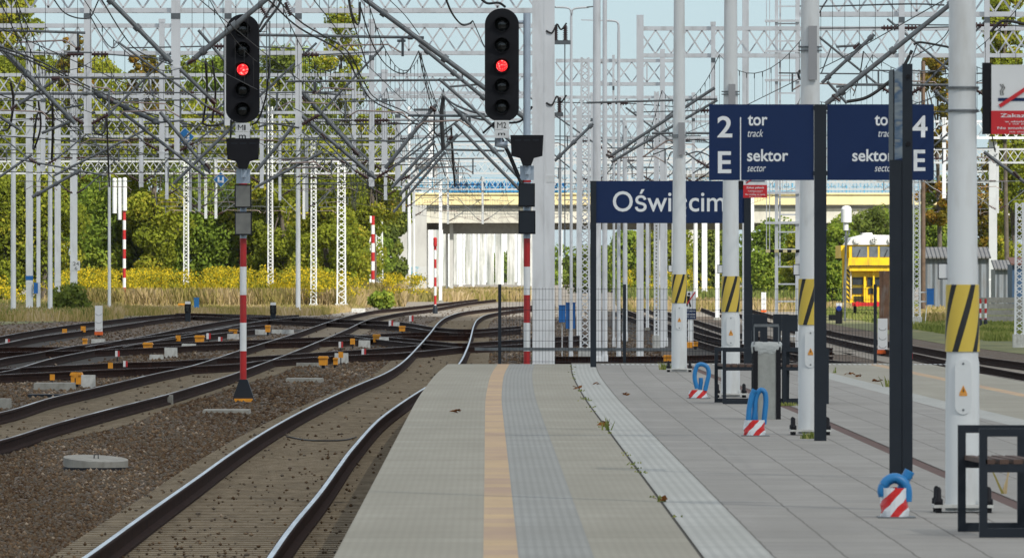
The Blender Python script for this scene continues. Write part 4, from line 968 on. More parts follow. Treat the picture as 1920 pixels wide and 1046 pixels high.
# number plate on one mast
r_, X, Y = mroots[138]; mb = MB(); frect(mb, 135, 489, 150, 507, Y-.02, .01); link('number_plate', mb, M['platew'], r_)
text('24', 137, 491, 148, 498, Y-.022, r_, M['txtk']); text('6', 140, 500, 145, 506, Y-.022, r_, M['txtk'])
r_, X, Y = mroots[55]; mb = MB(); frect(mb, 48, 517, 62, 525, Y-.016, .01); link('blue_band', mb, M['blue'], r_)
mb = MB(); frect(mb, 63, 530, 71, 550, Y-.2, .1); link('blue_box', mb, M['blue'], r_)
# lamp arms
r_, X, Y = mroots[1071]
mb = MB(); mb.path(catmull([P(1071,40,Y), P(1071,26,Y), P(1066,16,Y), P(1042,14,Y)], 5), 2.0*Y/F, 6); mb.path(catmull([P(1071,40,Y), P(1072,26,Y), P(1077,17,Y), P(1104,14,Y)], 5), 2.0*Y/F, 6); link('lamp_arm', mb, M['mast'], r_)
mb = MB(); mb.beam(P(1042,14,Y), P(1020,14.5,Y), .06, .03); mb.beam(P(1100,14,Y), P(1112,13,Y), .06, .03); link('lamp_head', mb, M['glass'], r_)
r_, X, Y = mroots[1160]
mb = MB(); mb.path(catmull([P(1160,60,Y), P(1159,45,Y), P(1152,40,Y), P(1130,39,Y)], 5), 2.2*Y/F, 6); link('lamp_arm', mb, M['mast'], r_)
mb = MB(); mb.beam(P(1130,39,Y), P(1090,38,Y), .05, .03); link('lamp_head', mb, M['mast'], r_)
# the big square mast
Y = 186.0; root = thing('square_mast', 'broad pale two part steel mast right of the M2 signal', 'mast', tuple(P(1019, 742, Y)))
s = Y/F; mb = MB(); p0, p1, p2 = (998-960)*s, (1022-960)*s, (1040-960)*s
mb.box(p0, p1-.004, Y, Y+.3, GZ, 12); link('mast_web', mb, M['mast'], root)
mb = MB(); mb.box(p1, p2, Y+.02, Y+.34, GZ, 12); mb.box(p1-.02, p1+.02, Y-.01, Y+.02, GZ, 12); link('mast_flange', mb, M['mast'], root)
mb = MB(); frect(mb, 1022, 329, 1040, 342, Y+.01, .008); link('pale_band', mb, M['platew'], root)
for yy_ in (80, 215):
    mb = MB(); mb.beam(P(1040, yy_, Y+.1), P(1070 if yy_ < 100 else 1056, yy_, Y+.1), .08, .08); mb.tube(P(1059 if yy_ < 100 else 1050, yy_, Y+.1), P(1059 if yy_ < 100 else 1050, 480, Y+.1), .012, n=5); bk = link('bracket', mb, M['galv'], root)
    for xx in ((1042, 1060) if yy_ < 100 else (1049,)):
        mb = MB(); mb.tube(P(xx, yy_-2, Y+.1), P(xx, yy_-32, Y+.1), .03, n=8)
        for k in range(8): q = P(xx, yy_-4-k*3.4, Y+.1); mb.tube(q, q+Vector((0,0,.014)), .048, n=10)
        link('insulator', mb, M['insul'], bk)
    mb = MB(); mb.path(catmull([P(1024, yy_-22, Y-.02), P(1035, yy_-18, Y), P(1044, yy_-34, Y+.05), P(1052, yy_-24, Y+.05), P(1062, yy_-36, Y+.1)], 5), .018, 5); link('jumper_cable', mb, M['cable'], bk)
# ladder mast
Y = 268.0; root = thing('signal_ladder_mast', 'ladder mast with cross bars and a yellow and black bar beside the third lamp post', 'ladder mast', tuple(P(1476, 668, Y)))
mb = MB()
for x, w in ((1456, 6), (1495, 7)): s = Y/F; mb.box((x-w/2-960)*s, (x+w/2-960)*s, Y, Y+.1, GZ, 11)
link('ladder_rail', mb, M['mast'], root)
mb = MB(); y = -20
while y < 650: mb.cut().beam(P(1456, y, Y+.03), P(1495, y, Y+.03), .04, .04); y += 32.5
link('rung', mb, M['mast'], root)
mb = MB()
for y in (40, 97, 151, 257, 362, 418): mb.cut().beam(P(1434, y, Y-.05), P(1500, y-.5, Y-.05), .07, .07)
for x in (1437, 1443): mb.cut().tube(P(x, -20, Y-.05), P(x, 470, Y-.05), .012, n=5)
mb.cut().beam(P(1463, -20, Y+.3), P(1462, 500, Y+.3), .05, .05); link('cage_bar', mb, M['mast'], root)
mb = MB()
for k in range(8): mb.m = k % 2; p = P(1436+k*8, 473.5, Y-.1); q = P(1444+k*8, 468, Y-.1); mb.box(p.x, q.x, Y-.12, Y-.06, p.z, q.z)
link('barred_gate', mb, [M['byel'], M['black']], root)
mb = MB(); n = 26
for i in range(n):
    a_, b2 = 300+i*14, 307+i*14; mb.beam(P(1498, a_, Y+.4), P(1510, b2, Y+.4), .03, .03); mb.beam(P(1510, b2, Y+.4), P(1498, a_+14, Y+.4), .03, .03)
mb.beam(P(1498, 0, Y+.4), P(1498, 668, Y+.4), .05); mb.beam(P(1511, 0, Y+.4), P(1511, 668, Y+.4), .05); link('lattice_side', mb, M['mast'], root)
# blue marker diamonds
for x, y, r, Yd, sx_, lb in ((347, 257, 18, 330, 'L', 'larger blue diamond marker with a white L shape, hanging among the wires'), (414, 337, 14.5, 415, 'U', 'smaller blue diamond marker with a white U shape, lower and further right')):
    root = thing('diamond_marker', lb, 'line marker', tuple(P(x, y, Yd)), 'blue diamond markers on the overhead line')
    mb = MB(); c = P(x, y, Yd); R = r*Yd/F; mb.prism([(c.x, c.z-R), (c.x+R, c.z), (c.x, c.z+R), (c.x-R, c.z)], Yd, Yd+.01); link('marker_rim', mb, M['platew'], root)
    R *= .93; mb = MB(); mb.prism([(c.x, c.z-R), (c.x+R, c.z), (c.x, c.z+R), (c.x-R, c.z)], Yd-.006, Yd-.002); link('marker_face', mb, M['signblue'], root)
    mb = MB(); k = r/18
    if sx_ == 'L': frect(mb, x-5, y+3, x+8, y+7, Yd-.012, .004); frect(mb, x+4, y-7, x+8, y+1.5, Yd-.012, .004)
    else: frect(mb, x-6, y+2, x+6, y+6, Yd-.012, .004); frect(mb, x-6, y-5, x-2.5, y+2, Yd-.012, .004); frect(mb, x+2.5, y-5, x+6, y+2, Yd-.012, .004)
    link('marker_symbol', mb, M['txt'], root)
    mb = MB(); frect(mb, x-5 if sx_ == 'L' else x-1, y-r-10, x+4 if sx_ == 'L' else x+1, y-r*.8, Yd+.012, .01); link('hanger', mb, M['galv'], root)

# ---- hand placed big cantilevers nearest the camera: (tubes, insulators, steady arms)
def big_cant(Y, tubes, steadies, ins, label):
    c0 = P(*tubes[0][:2], Y); root = thing('overhead_cantilever', label, 'cantilever', tuple(c0), 'large steel tube cantilevers near the camera')
    mb = MB(); s = Y/F
    for t in tubes: mb.tube(P(t[0], t[1], Y), P(t[2], t[3], Y+.05), t[4]/2*s, n=8)
    t = tubes[0]
    for f in (.12, .5, .93):
        a_ = P(t[0], t[1], Y).lerp(P(t[2], t[3], Y+.05), f); d = (P(t[2], t[3], Y)-P(t[0], t[1], Y)).normalized(); mb.tube(a_-d*.05, a_+d*.05, t[4]*.8*s, n=8)
    link('tube_frame', mb, M['galv'], root)
    if steadies:
        mb = MB()
        for q in steadies: mb.cut().path([P(a_, b2, Y-.05) for a_, b2 in q], 1.6*s, 5)
        link('steady_arm', mb, M['copper'], root)
    if ins:
        mb = MB()
        for (a0, b0, a1, b1) in ins:
            mb.cut()
            p, q = P(a0, b0, Y), P(a1, b1, Y)
            mb.tube(p, q, .025, n=6)
            for k in range(7): w_ = p.lerp(q, (k+.5)/7); mb.tube(w_, w_+(q-p).normalized()*.015, .05, n=8)
        link('insulator', mb, M['insul'], root)
BC = [
 (172, [(-40,45,141,232,8.5),(-60,55,160,62,5),(146,62,147,100,4.5)], [[(28,95),(32,80),(122,76),(143,90)]], [(146,88,146,94)], 'steel tube cantilever in the upper left corner with a long steady arm'),
 (176, [(192,-14,322,118,9),(338,130,402,192,7.5),(55,145,345,148,4),(120,98,172,99,3)], [], [(96,148,112,148),(395,186,404,194)], 'long raking tube running down from the top edge left of the M1 signal'),
 (176, [(362,112,520,-18,10),(372,57,420,113,5.5),(372,108,350,120,6)], [], [(352,118,366,112)], 'tube cantilever rising to the right across the top of the M1 signal head'),
 (190, [(425,65,795,71,5.5),(755,73,755,106,5),(745,77,760,77,5)], [[(634,94),(638,87),(650,85),(728,84),(752,99)]], [], 'long level tube from the M1 signal toward the centre, high up'),
 (180, [(683,-2,985,222,9.5)], [], [(488,12,502,34),(535,5,545,30)], 'thick raking tube running down to the M2 signal head'),
 (200, [(786,84,915,190,7),(868,132,866,150,3),(870,150,535,153,4.5),(590,153,591,172,6),(823,148,985,290,6),(843,163,905,158,4)], [[(591,176),(606,165),(664,168)]], [(590,170,590,176)], 'double raking tube cantilever just left of the M2 signal head'),
 (228, [(560,165,676,294,8),(480,322,552,234,6.5),(566,172,640,178,4)], [], [(560,176,575,192),(660,278,672,290)], 'raking tube crossing behind the dropped post right of the M1 signal'),
 (240, [(562,214,705,335,7.5),(478,352,605,285,5.5),(570,262,760,265,3.5)], [[(545,306,)*1+(306,)][0:0]] and [[(545,306),(590,304),(600,312)]], [(602,250,610,260)], 'raking tube lower behind the dropped posts in the left centre'),
 (214, [(852,203,1000,362,7),(765,217,925,218,5),(880,218,881,240,5),(853,232,990,372,6)], [[(780,240),(795,229),(862,226),(880,238)]], [], 'pair of raking tubes dropping right beneath the M2 plate'),
 (226, [(722,316,818,196,7),(735,352,815,264,6),(776,206,812,206,4.5)], [], [(806,200,818,208)], 'rising tube left of the hanging black cables'),
 (240, [(750,365,858,252,5.5),(738,398,835,285,5),(834,281,946,283,4),(836,266,940,265,3)], [], [(840,262,848,256)], 'lower rising tube below the hanging black cables'),
 (230, [(1040,302,1112,232,5.5),(1140,296,1340,165,6),(1146,304,1345,188,5),(1222,250,1345,250,4.5),(1100,193,1345,186,4)], [[(1205,295),(1250,264),(1275,265)]], [(1136,290,1152,296)], 'pair of rising tubes behind the first lamp post over the name sign'),
 (205, [(1541,156,1639,65,6.5),(1568,88,1605,86,4.5),(1551,153,1588,194,5.5)], [], [(1600,92,1612,82)], 'rising tube with a clamp just above the sector sign, upper one'),
 (196, [(1548,196,1800,-6,9),(1568,163,1600,160,5),(1600,159,1785,160,5),(1623,135,1626,158,3)], [], [(1560,178,1575,190)], 'thick tube rising right above the sector sign to the nearest lamp post'),
 (240, [(1752,170,1790,205,5),(1845,285,1925,345,6.5),(1850,240,1925,242,4)], [], [(1900,322,1912,334)], 'short raking tube under the large no smoking sign'),
 (205, [(-40,176,175,176,5),(35,196,106,149,6.5),(-30,200,40,245,6)], [[(115,168),(128,157),(152,161)],[(172,163),(205,167),(215,176)]], [(20,206,32,198)], 'cantilever with a level tube on the far left below the top beams'),
 (214, [(172,172,300,232,8.5),(225,208,385,330,6),(78,250,178,210,5.5),(105,206,160,196,4)], [], [(200,182,212,190)], 'raking tube right of the upper left dropped post'),
 (250, [(300,210,395,325,6.5),(325,345,470,205,6),(370,214,440,216,4.5),(270,232,345,226,4)], [[(415,318),(440,322),(455,315)]], [(385,306,394,318)], 'crossing tubes just left of the M1 signal'),
 (262, [(60,370,150,320,6),(-20,345,60,290,5),(100,330,280,240,4.5),(30,298,200,330,3.5)], [], [(55,298,68,306)], 'crossing tubes low at the far left among the masts'),
]
for a_ in BC: big_cant(*a_)

# ---- wires
def wire(name, pts, label, cat='wire', r=.012, mat='wire', group='wires and cables of the overhead line'):
    mb = MB(); q = catmull(pts, 6); mb.path(q, r, 4); return tag(link(name, mb, M[mat], None, tuple(q[0])), label, cat, group)
WP = [
 ([(98,-5,165),(118,22,170),(140,33,175),(160,35,180),(170,30,182)], 'sagging messenger wire at the top left', .014),
 ([(170,32,182),(188,64,186),(205,87,190),(218,88,194),(234,68,196)], 'short sagging wire right of the upper left dropped post', .012),
 ([(188,-4,165),(234,70,185),(262,98,195),(305,116,205),(335,126,215)], 'wire curving down from the top edge toward the third dropped post', .014),
 ([(172,30,180),(185,0,160)], 'wire strand leaving the top edge at the upper left', .012),
 ([(-10,84,150),(80,118,180),(150,155,205),(230,192,230),(300,222,255),(370,236,280),(430,250,300)], 'long dark wire falling across the upper left', .018),
 ([(-10,90,150),(80,124,180),(150,160,205),(200,185,220)], 'second long dark wire close below the first at the upper left', .016),
 ([(495,-8,150),(560,52,175),(640,98,200),(672,150,215),(700,190,240),(760,220,270),(810,262,300),(835,330,340)], 'long wire from above M1 down toward the hanging cables', .02),
 ([(512,-8,150),(570,46,175),(650,95,200),(680,150,215),(706,186,240),(766,214,270),(816,258,300)], 'parallel wire from above M1 toward the centre', .018),
 ([(676,14,170),(690,60,185),(703,92,190),(720,118,195),(740,134,200),(757,138,203),(768,130,204),(785,96,206)], 'loop of messenger wire with short hangers left of the M2 signal', .014),
 ([(785,96,206),(795,145,230),(805,185,250),(812,205,260)], 'pair of hanging strands left of the double raking tubes', .014),
 ([(786,98,206),(805,155,230),(825,215,260)], 'outer hanging strand left of the double raking tubes', .010),
 ([(730,0,170),(760,30,178),(786,65,186)], 'thin stay wire rising to the top edge in the centre', .010),
 ([(834,-6,165),(848,26,172),(865,46,176),(880,45,178),(886,40,178)], 'black looped cable at the top centre', .02),
 ([(887,40,178),(908,88,190)], 'thin wire falling to the M2 signal head', .010),
 ([(654,-8,160),(658,20,170),(668,45,180),(674,40,184),(675,5,176)], 'dark hanging loop at the top between the signals', .02),
 ([(652,-6,160),(660,35,175),(668,60,190),(690,130,215)], 'dark strand dropping between the signals', .014),
 ([(832,180,230),(828,215,230),(831,282,230)], 'thick black cable bundle hanging left of the M2 plate', .05),
 ([(833,181,230),(850,195,228),(880,208,224),(908,215,220)], 'black cable sweeping right to the M2 signal, upper', .028),
 ([(833,183,230),(852,202,228),(885,220,224),(915,226,220)], 'black cable sweeping right to the M2 signal, lower', .024),
 ([(816,200,240),(814,245,240),(828,255,240),(846,240,240)], 'drooping cable loop beside the bundle', .02),
 ([(846,240,240),(849,300,245),(853,350,250)], 'second hanging cable right of the bundle', .026),
 ([(815,215,244),(813,290,246),(822,312,248)], 'thin cable left of the bundle', .016),
 ([(1710,95,190),(1692,128,190),(1662,158,190),(1625,183,190),(1588,191,190)], 'thick black cable hanging above the sector sign', .032),
 ([(1713,84,190),(1728,80,190),(1785,90,190)], 'black cable at the top right beside the nearest post', .022),
 ([(1790,35,200),(1765,75,215),(1712,108,235)], 'wire running down left from the nearest lamp post', .014),
 ([(1619,97,205),(1612,140,225),(1600,180,260)], 'twisted strand below the clamp above the sector sign', .014),
 ([(1620,98,205),(1648,130,230),(1672,138,255)], 'thin wire from the clamp toward the edge-on sign', .010),
 ([(1496,135,230),(1500,148,230),(1512,146,230),(1498,132,230)], 'curl of black cable at the ladder mast', .03),
 ([(385,115,240),(388,170,245),(380,232,250)], 'thick black cable hanging left of the M1 head', .03),
 ([(398,114,240),(404,170,245),(398,228,250)], 'second black cable hanging left of the M1 head', .026),
 ([(380,232,250),(395,236,250),(420,232,250),(440,228,250)], 'dark spacer cable under the two cables by M1', .03),
 ([(20,155,200),(25,190,205),(18,238,210),(5,245,212)], 'black cable hanging at the far left edge', .028),
 ([(72,190,220),(76,240,225),(62,280,228),(70,215,228),(85,214,228),(96,205,228)], 'drooping black cable left of the upper left dropped post', .024),
 ([(98,182,225),(99,250,228),(97,300,230)], 'straight black cable left of the upper left dropped post', .03),
 ([(174,235,240),(180,250,240),(195,248,240),(200,212,240)], 'cable loop right of the upper left dropped post', .022),
 ([(200,212,240),(203,300,245),(205,350,250)], 'long hanging rod beside the upper left dropped post', .022),
 ([(0,178,240),(60,200,260),(140,240,280),(220,262,300)], 'sloping wire at mid height on the far left', .016),
 ([(0,255,260),(100,262,280),(200,275,300),(330,300,330)], 'gently sloping wire across the left masts', .016),
 ([(240,205,260),(330,225,280),(420,262,300),(470,300,320)], 'wire sloping right toward the M1 signal', .016),
 ([(1858,60,200),(1880,40,200),(1925,46,200)], 'black cable crossing the top right corner', .03),
 ([(1770,10,180),(1700,8,190),(1560,12,205),(1500,12,215)], 'long level wire at the very top right', .016),
 ([(486,238,178),(510,232,185),(560,240,200)], 'cable leaving the M1 plates to the right', .02),
 ([(1855,180,210),(1858,240,215),(1866,285,220)], 'thin cable below the large no smoking sign', .014),
 ([(1225,290,250),(1300,262,245),(1345,275,240)], 'curved wire behind the first lamp post', .016),
 ([(1252,300,250),(1260,285,250),(1275,300,250),(1262,306,250)], 'small round cable coil left of the first lamp post', .014),
 ([(1282,292,250),(1310,285,248),(1335,300,246),(1300,325,244)], 'looped cable right of the first lamp post', .018),
]
for pts, lb, r in WP: wire('overhead_cable' if r > .019 else 'overhead_wire', [P(*p) for p in pts], lb, 'cable' if r > .019 else 'wire', r)
# catenary runs: messenger, contact wire and droppers from portal to portal
LN = [
 ([(70,-2.5),(150,-2.4),(211,-2.0),(253,-1.8),(318,-2.0),(415,-2.3),(500,-1.6),(580,-.4),(700,.5),(900,1.0)], 'over the curving platform track'),
 ([(70,-7.2),(150,-7.0),(211,-6.8),(253,-6.7),(318,-6.8),(415,-6.6),(500,-5.6),(580,-4.2),(700,-2.4),(900,-.6)], 'over the second track from the platform'),
 ([(70,-3.9),(150,-3.8),(211,-3.6),(253,-3.3),(318,-3.2),(415,-3.0),(500,-2.6),(700,-.8),(900,.4)], 'converging between the two signals'),
 ([(70,-8.8),(150,-8.8),(211,-9.0),(253,-9.4),(318,-9.8),(415,-9.0),(500,-8.0),(580,-6.4),(700,-4.0)], 'passing above the M1 signal on its left'),
 ([(70,-4.4),(211,-10.0),(318,-13.0),(415,-15.0),(500,-15.5),(580,-14.2)], 'swinging out to the left yard'),
 ([(150,-7.9),(211,-9.9),(253,-11.3),(351,-13.2),(415,-13.8),(500,-14.5)], 'along the left masts'),
 ([(150,-5.0),(211,-4.4),(253,-4.4),(318,-5.0),(415,-6.2),(500,-8.4),(580,-9.4)], 'above the crossing tracks'),
 ([(70,5.5),(150,5.2),(213,4.6),(256,4.0),(320,3.8),(420,3.6),(520,3.5),(640,3.0),(900,2.0)], 'over the tracks behind the name sign'),
 ([(70,8.8),(150,8.4),(213,8.0),(256,7.8),(320,7.4),(420,7.2),(520,6.6),(640,5.6),(900,3.4)], 'over the first track right of the platform'),
 ([(100,9.9),(150,9.8),(213,9.9),(256,10.4),(420,12.0),(520,12.6),(640,13.0)], 'over the right edge of the scene'),
]
for pts, lb in LN:
    root = thing('catenary_line', 'pair of thin wires with droppers '+lb, 'catenary wires', (pts[0][1], pts[0][0], 4.9), 'catenary wire runs')
    msg, con = [], []; dr = MB()
    for (Ya, Xa), (Yb, Xb) in zip(pts, pts[1:]):
        n = 14; sag = min(.95, (Yb-Ya)/60*.9)
        for k in range(n):
            t = k/n; Yq, Xq = Ya+(Yb-Ya)*t, Xa+(Xb-Xa)*t; z = 6.35-4*sag*t*(1-t)
            msg.append(Vector((Xq, Yq, z))); con.append(Vector((Xq, Yq, 4.93)))
            dr.tube((Xq, Yq, z), (Xq, Yq, 4.93), .005 if Ya < 300 else .008, n=3, cap=False); dr.tube((Xq, Yq, z-.10), (Xq, Yq, z), .012, n=3, cap=False)
    mb = MB(); mb.path(msg, .0085, 4); link('messenger_wire', mb, M['wire'], root)
    mb = MB(); mb.path(con, .0085, 4); link('contact_wire', mb, M['wire'], root)
    o = link('droppers', dr, M['wire'], root); o['kind'] = 'stuff'
# cross-span wires between the dropped posts
for y, xa, xb, Yq, lb in ((236,0,420,300,'just above the level of the M1 plate'),(262,60,430,330,'at the level of the larger blue diamond'),(287,0,430,330,'below the larger blue diamond'),(307,480,840,300,'at the level of the M1 lower box'),(322,0,300,340,'at the height of the smaller blue diamond, far left'),(330,480,780,360,'lower, right of M1'),(345,530,900,380,'lowest in the centre'),(231,480,800,280,'right of the M1 plate'),(1,0,1,200,'')):
    if lb: wire('cross_span_wire', [P(xa, y, Yq), P((xa+xb)/2, y+3, Yq), P(xb, y+1, Yq)], 'thin level wire '+lb, 'wire', .016)
# ================================================================ YARD DETAILS
def striped_pole(x, yt, yb, w, per, label, head=None, name='striped_signal_post'):
    Y = depth(yb); s = Y/F; X = (x-960)*s; zt = P(0, yt, Y).z
    root = thing(name, label, 'signal post', (X, Y, GZ), 'distant red and white striped posts')
    k = 0; z = zt; h = per*s
    while z > GZ+.45:
        mb = MB(); mb.tube((X, Y, max(z-h, GZ+.4)), (X, Y, z), w/2*s, n=8); link('band', mb, M['red'] if k % 2 == 0 else M['mastw'], root); z -= h; k += 1
    mb = MB(); mb.lathe((X, Y, 0), [(w*s, GZ), (w*.9*s, GZ+.3), (w*.55*s, GZ+.45)], 10); link('foot', mb, M['anthr'], root)
    if head:
        for (x0, y0, x1, y1, mt) in head:
            p0, p1 = P(x0, y1, Y), P(x1, y0, Y); cx, r = (p0.x+p1.x)/2, (p1.x-p0.x)/2; mb = MB()
            mb.tube((cx, Y-.1, p0.z), (cx, Y-.1, p1.z-r*.6), r, n=12); mb.lathe((cx, Y-.1, p1.z-r*.6), [(r, 0), (r*.8, r*.4), (r*.3, r*.6)], 12); link('signal_housing', mb, M[mt], root)
    return root
striped_pole(233, 395, 582, 6, 18, 'striped signal post with white rounded housings on the left in the weeds', [(211,334,219,400,'mastw'), (221,334,228,412,'mastw'), (230,333,238,395,'mastw')])
striped_pole(699, 405, 566, 7, 17, 'striped signal post beside a white lattice mast in the weeds', [(693,405,697,418,'mastw')])
striped_pole(816, 452, 588, 4.8, 17, 'striped signal post with a red head before the abutment', [(812.5,445,819.5,462,'red')])
# dwarf signals
for x, y0, y1, lb in ((352,566,602,'black dwarf signal at the foot of the lattice mast left of M1'), (512,568,605,'black dwarf signal with pale cap right of the M1 pole')):
    Y = depth(y1+1); root = thing('dwarf_signal', lb, 'dwarf signal', (P(x,0,Y).x, Y, GZ), 'black dwarf signals'); mb = MB(); frect(mb, x-6, y0+4, x+6, y0+20, Y, .3); link('head', mb, M['black'], root)
    mb = MB(); mb.disc(P(x, y0+10, Y), .08, .1, 10); mb.disc(P(x, y0+16, Y), .08, .1, 10); link('lens', mb, M['lens'], root)
    mb = MB(); frect(mb, x-5, y0+20, x+5, y1+1, Y+.03, .2); link('post', mb, M['anthr'], root)
    mb = MB(); frect(mb, x-5, y0-1, x+5, y0+4, Y, .3); link('cap', mb, M['platew'], root)
# white marker posts with an orange foot
for x, y0, y1, w, lb in ((185,573,632,14,'short white post with orange foot in the left yard'), (1655,597,668,18,'short white post with orange red foot right of the mesh fence'), (1432,548,588,9,'small white post with orange foot seen through the fence')):
    Y = depth(y1); s = Y/F; root = thing('shunting_marker', lb, 'marker post', (P(x,0,Y).x, Y, GZ), 'short white posts with orange feet')
    hh = y1-y0; mb = MB(); frect(mb, x-w/2, y0, x+w/2, y1-hh*.18, Y, .14); link('post', mb, M['platew'], root)
    mb = MB()
    for f in (.25, .5, .72):
        c = P(x, y0+hh*f, Y-.005); mb.path([c+Vector((w*.38*s*math.cos(a_), 0, w*.25*s*math.sin(a_))) for a_ in np.linspace(math.pi, 2*math.pi, 7)], .006, 4)
    link('wire_mark', mb, M['galv'], root)
    mb = MB(); frect(mb, x-w*.55, y1-hh*.17, x+w*.55, y1-hh*.07, Y-.05, .25); link('foot', mb, M['orangered'], root)
    mb = MB(); frect(mb, x-w*.2, y1-hh*.07, x+w*.2, y1, Y, .1); link('stub', mb, M['anthr'], root)
# point machine boxes
def pbox(x, y, w, h, label, mat='orange', leg=6):
    Y = depth(y+h/2+leg); s = Y/F; c = P(x, y, Y); root = thing('point_heating_box', label, 'equipment box', (c.x, Y, GZ), 'orange trackside boxes')
    hw, hz = w/2*s, h/2*s; mb = MB(); mb.prism([(c.x-hw*.9, c.z-hz), (c.x+hw*.9, c.z-hz), (c.x+hw*.95, c.z+hz*.5), (c.x-hw*.95, c.z+hz*.5)], Y, Y+.3); link('box', mb, M[mat], root)
    mb = MB(); mb.prism([(c.x-hw*1.15, c.z+hz*.5), (c.x+hw*1.15, c.z+hz*.5), (c.x+hw*.9, c.z+hz), (c.x-hw*.9, c.z+hz)], Y-.04, Y+.34); link('lid', mb, M['orange'], root)
    mb = MB(); mb.box(c.x-.04, c.x+.04, Y+.1, Y+.18, GZ, c.z-hz); link('leg', mb, M['anthr'], root)
for x, y, w, h, lb in ((277,650,18,16,'orange box with lid nearest the small white post'), (374,636,18,15,'orange box with lid left of the M1 pole, behind two white blocks'), (437,622,16,9,'low orange box touching the M1 pole'), (159,641,9,13,'small orange box attached to a white block at the far left'),
    (143,709,22,22,'largest yellow orange box beside a white block in the left foreground'), (606,676,18,17,'orange box on the grey slab right of the M1 pole'), (706,634,14,15,'orange box with lid behind the curving rail'), (502,616,10,13,'small orange box under the dwarf signal right of M1'),
    (754,616,12,10,'orange red box in the centre yard'), (340,574,12,10,'distant orange box at the lattice mast foot'), (629,677,9,13,'narrow yellow box in front of the white block right of M1'), (1252,673,17,15,'orange box just behind the fence left of the first lamp post'), (1304,645,10,9,'orange box behind the fence right of the first lamp post')):
    pbox(x, y, w, h, lb)
def flag(x, y, yb, w, h, mat, label, split=None, nm='trackside_marker'):
    Y = depth(yb); root = thing(nm, label, 'small marker', (P(x,0,Y).x, Y, GZ), 'small trackside marker plates'); mb = MB(); frect(mb, x-w/2, y-h/2, x+w/2, y+h/2, Y, .03); link('plate', mb, M[mat], root)
    if split: mb = MB(); frect(mb, x+w*.08, y-h/2, x+w/2+.3, y+h/2, Y-.012, .01); link('red_half', mb, M['red'], root)
    mb = MB(); frect(mb, x-1, y+h/2, x+1, yb, Y+.01, .02); link('stake', mb, M['anthr'], root)
for x, y, yb, lb in ((121,622,634,'small orange plate, left one of two by the far left track'), (156,617,630,'small orange plate, right one of two by the far left track'), (207,685,700,'orange plate on dark stakes in the left yard'), (98,707,724,'orange plate left of the largest orange box'), (334,634,646,'tiny orange plate between the white blocks'), (661,640,655,'orange plate left of the curving rail'), (639,665,685,'orange plate on a bent stake in front of the white block'), (141,703,728,'orange plate in front of the largest orange box')):
    flag(x, y, yb, 9, 11, 'orange', lb)
for x, y, yb, lb in ((14,641,652,'tiny red and white plate at the left edge'), (220,663,678,'red and white plate behind the left crossing rails'), (235,682,702,'red and white plate nearest in the left yard'), (391,630,644,'faint red and white plate by the far tracks'), (413,637,650,'white plate with red edge left of the M1 pole'), (639,646,660,'red and white plate left of the curving rail'), (682,659,676,'red and white plate closest to the curving rail'), (733,606,620,'small red and white plate in the centre'), (1707,667,680,'red and white plate between the nearest dark post and lamp post'), (771,597,606,'red plate beside a pale block, centre')):
    flag(x, y, yb, 8, 11, 'platew', lb, True)
def block(x, y, w, h, label, mat='concw', dz=.35, cover=False):
    Y = depth(y+h/2); s = Y/F; c = P(x, y, Y); mb = MB(); hw, hz = w/2*s, h*s; mb.prism([(c.x-hw, GZ), (c.x+hw, GZ), (c.x+hw*.97, GZ+hz), (c.x-hw*.97, GZ+hz)], Y, Y+dz)
    return tag(link('concrete_block', mb, M[mat], None, (c.x, Y, GZ)), label, 'concrete block', 'concrete blocks and slabs in the yard')
for x, y, w, h, lb in ((184,642,26,13,'white block joined to a small orange box, far left'), (320,661,24,18,'square white block right of the orange box in the left yard'), (293,670,26,10,'low white block in front of the square white block'), (354,652,27,15,'white block right of the square one'), (165,715,26,24,'white block beside the largest orange box'), (437,631,22,10,'low white block left of the M1 pole'),
    (491,623,26,10,'pale block right of the M1 pole'), (683,645,22,14,'left white block of the centre pair'), (720,640,18,16,'right white block of the centre pair'), (640,672,26,20,'white block behind a narrow yellow box right of M1'), (740,610,18,12,'pale block by the crossing in the centre'), (530,622,42,8,'long low pale slab right of M1'), (672,582,26,8,'pale stone in the weeds before the striped posts')):
    block(x, y, w, h, lb)
block(577, 684, 44, 8, 'flat grey slab under the orange box right of M1', 'conc')
block(245, 700, 82, 5, 'long weathered cable duct slab behind the largest orange box'.replace('behind', 'near'), 'conc').location.x += 0
block(100, 725, 75, 14, 'long weathered concrete duct at the left foreground', 'conc', 1.2)
block(95, 742, 88, 6, 'broken dark edge slab under the concrete duct', 'anthr', .5)
block(312, 750, 24, 20, 'square concrete block leaning on the second track rail', 'conc', .25)
block(423, 772, 88, 7, 'thin pale concrete slab in front of the M1 pole foot', 'conc', 1.4)
block(570, 713, 70, 7, 'thin pale concrete slab beside the curving rail', 'conc', 1.4)
block(8, 757, 22, 20, 'round grey concrete lid at the left edge', 'conc', .5)
block(460, 650, 26, 5, 'low pale slab right of the M1 pole', 'conc')
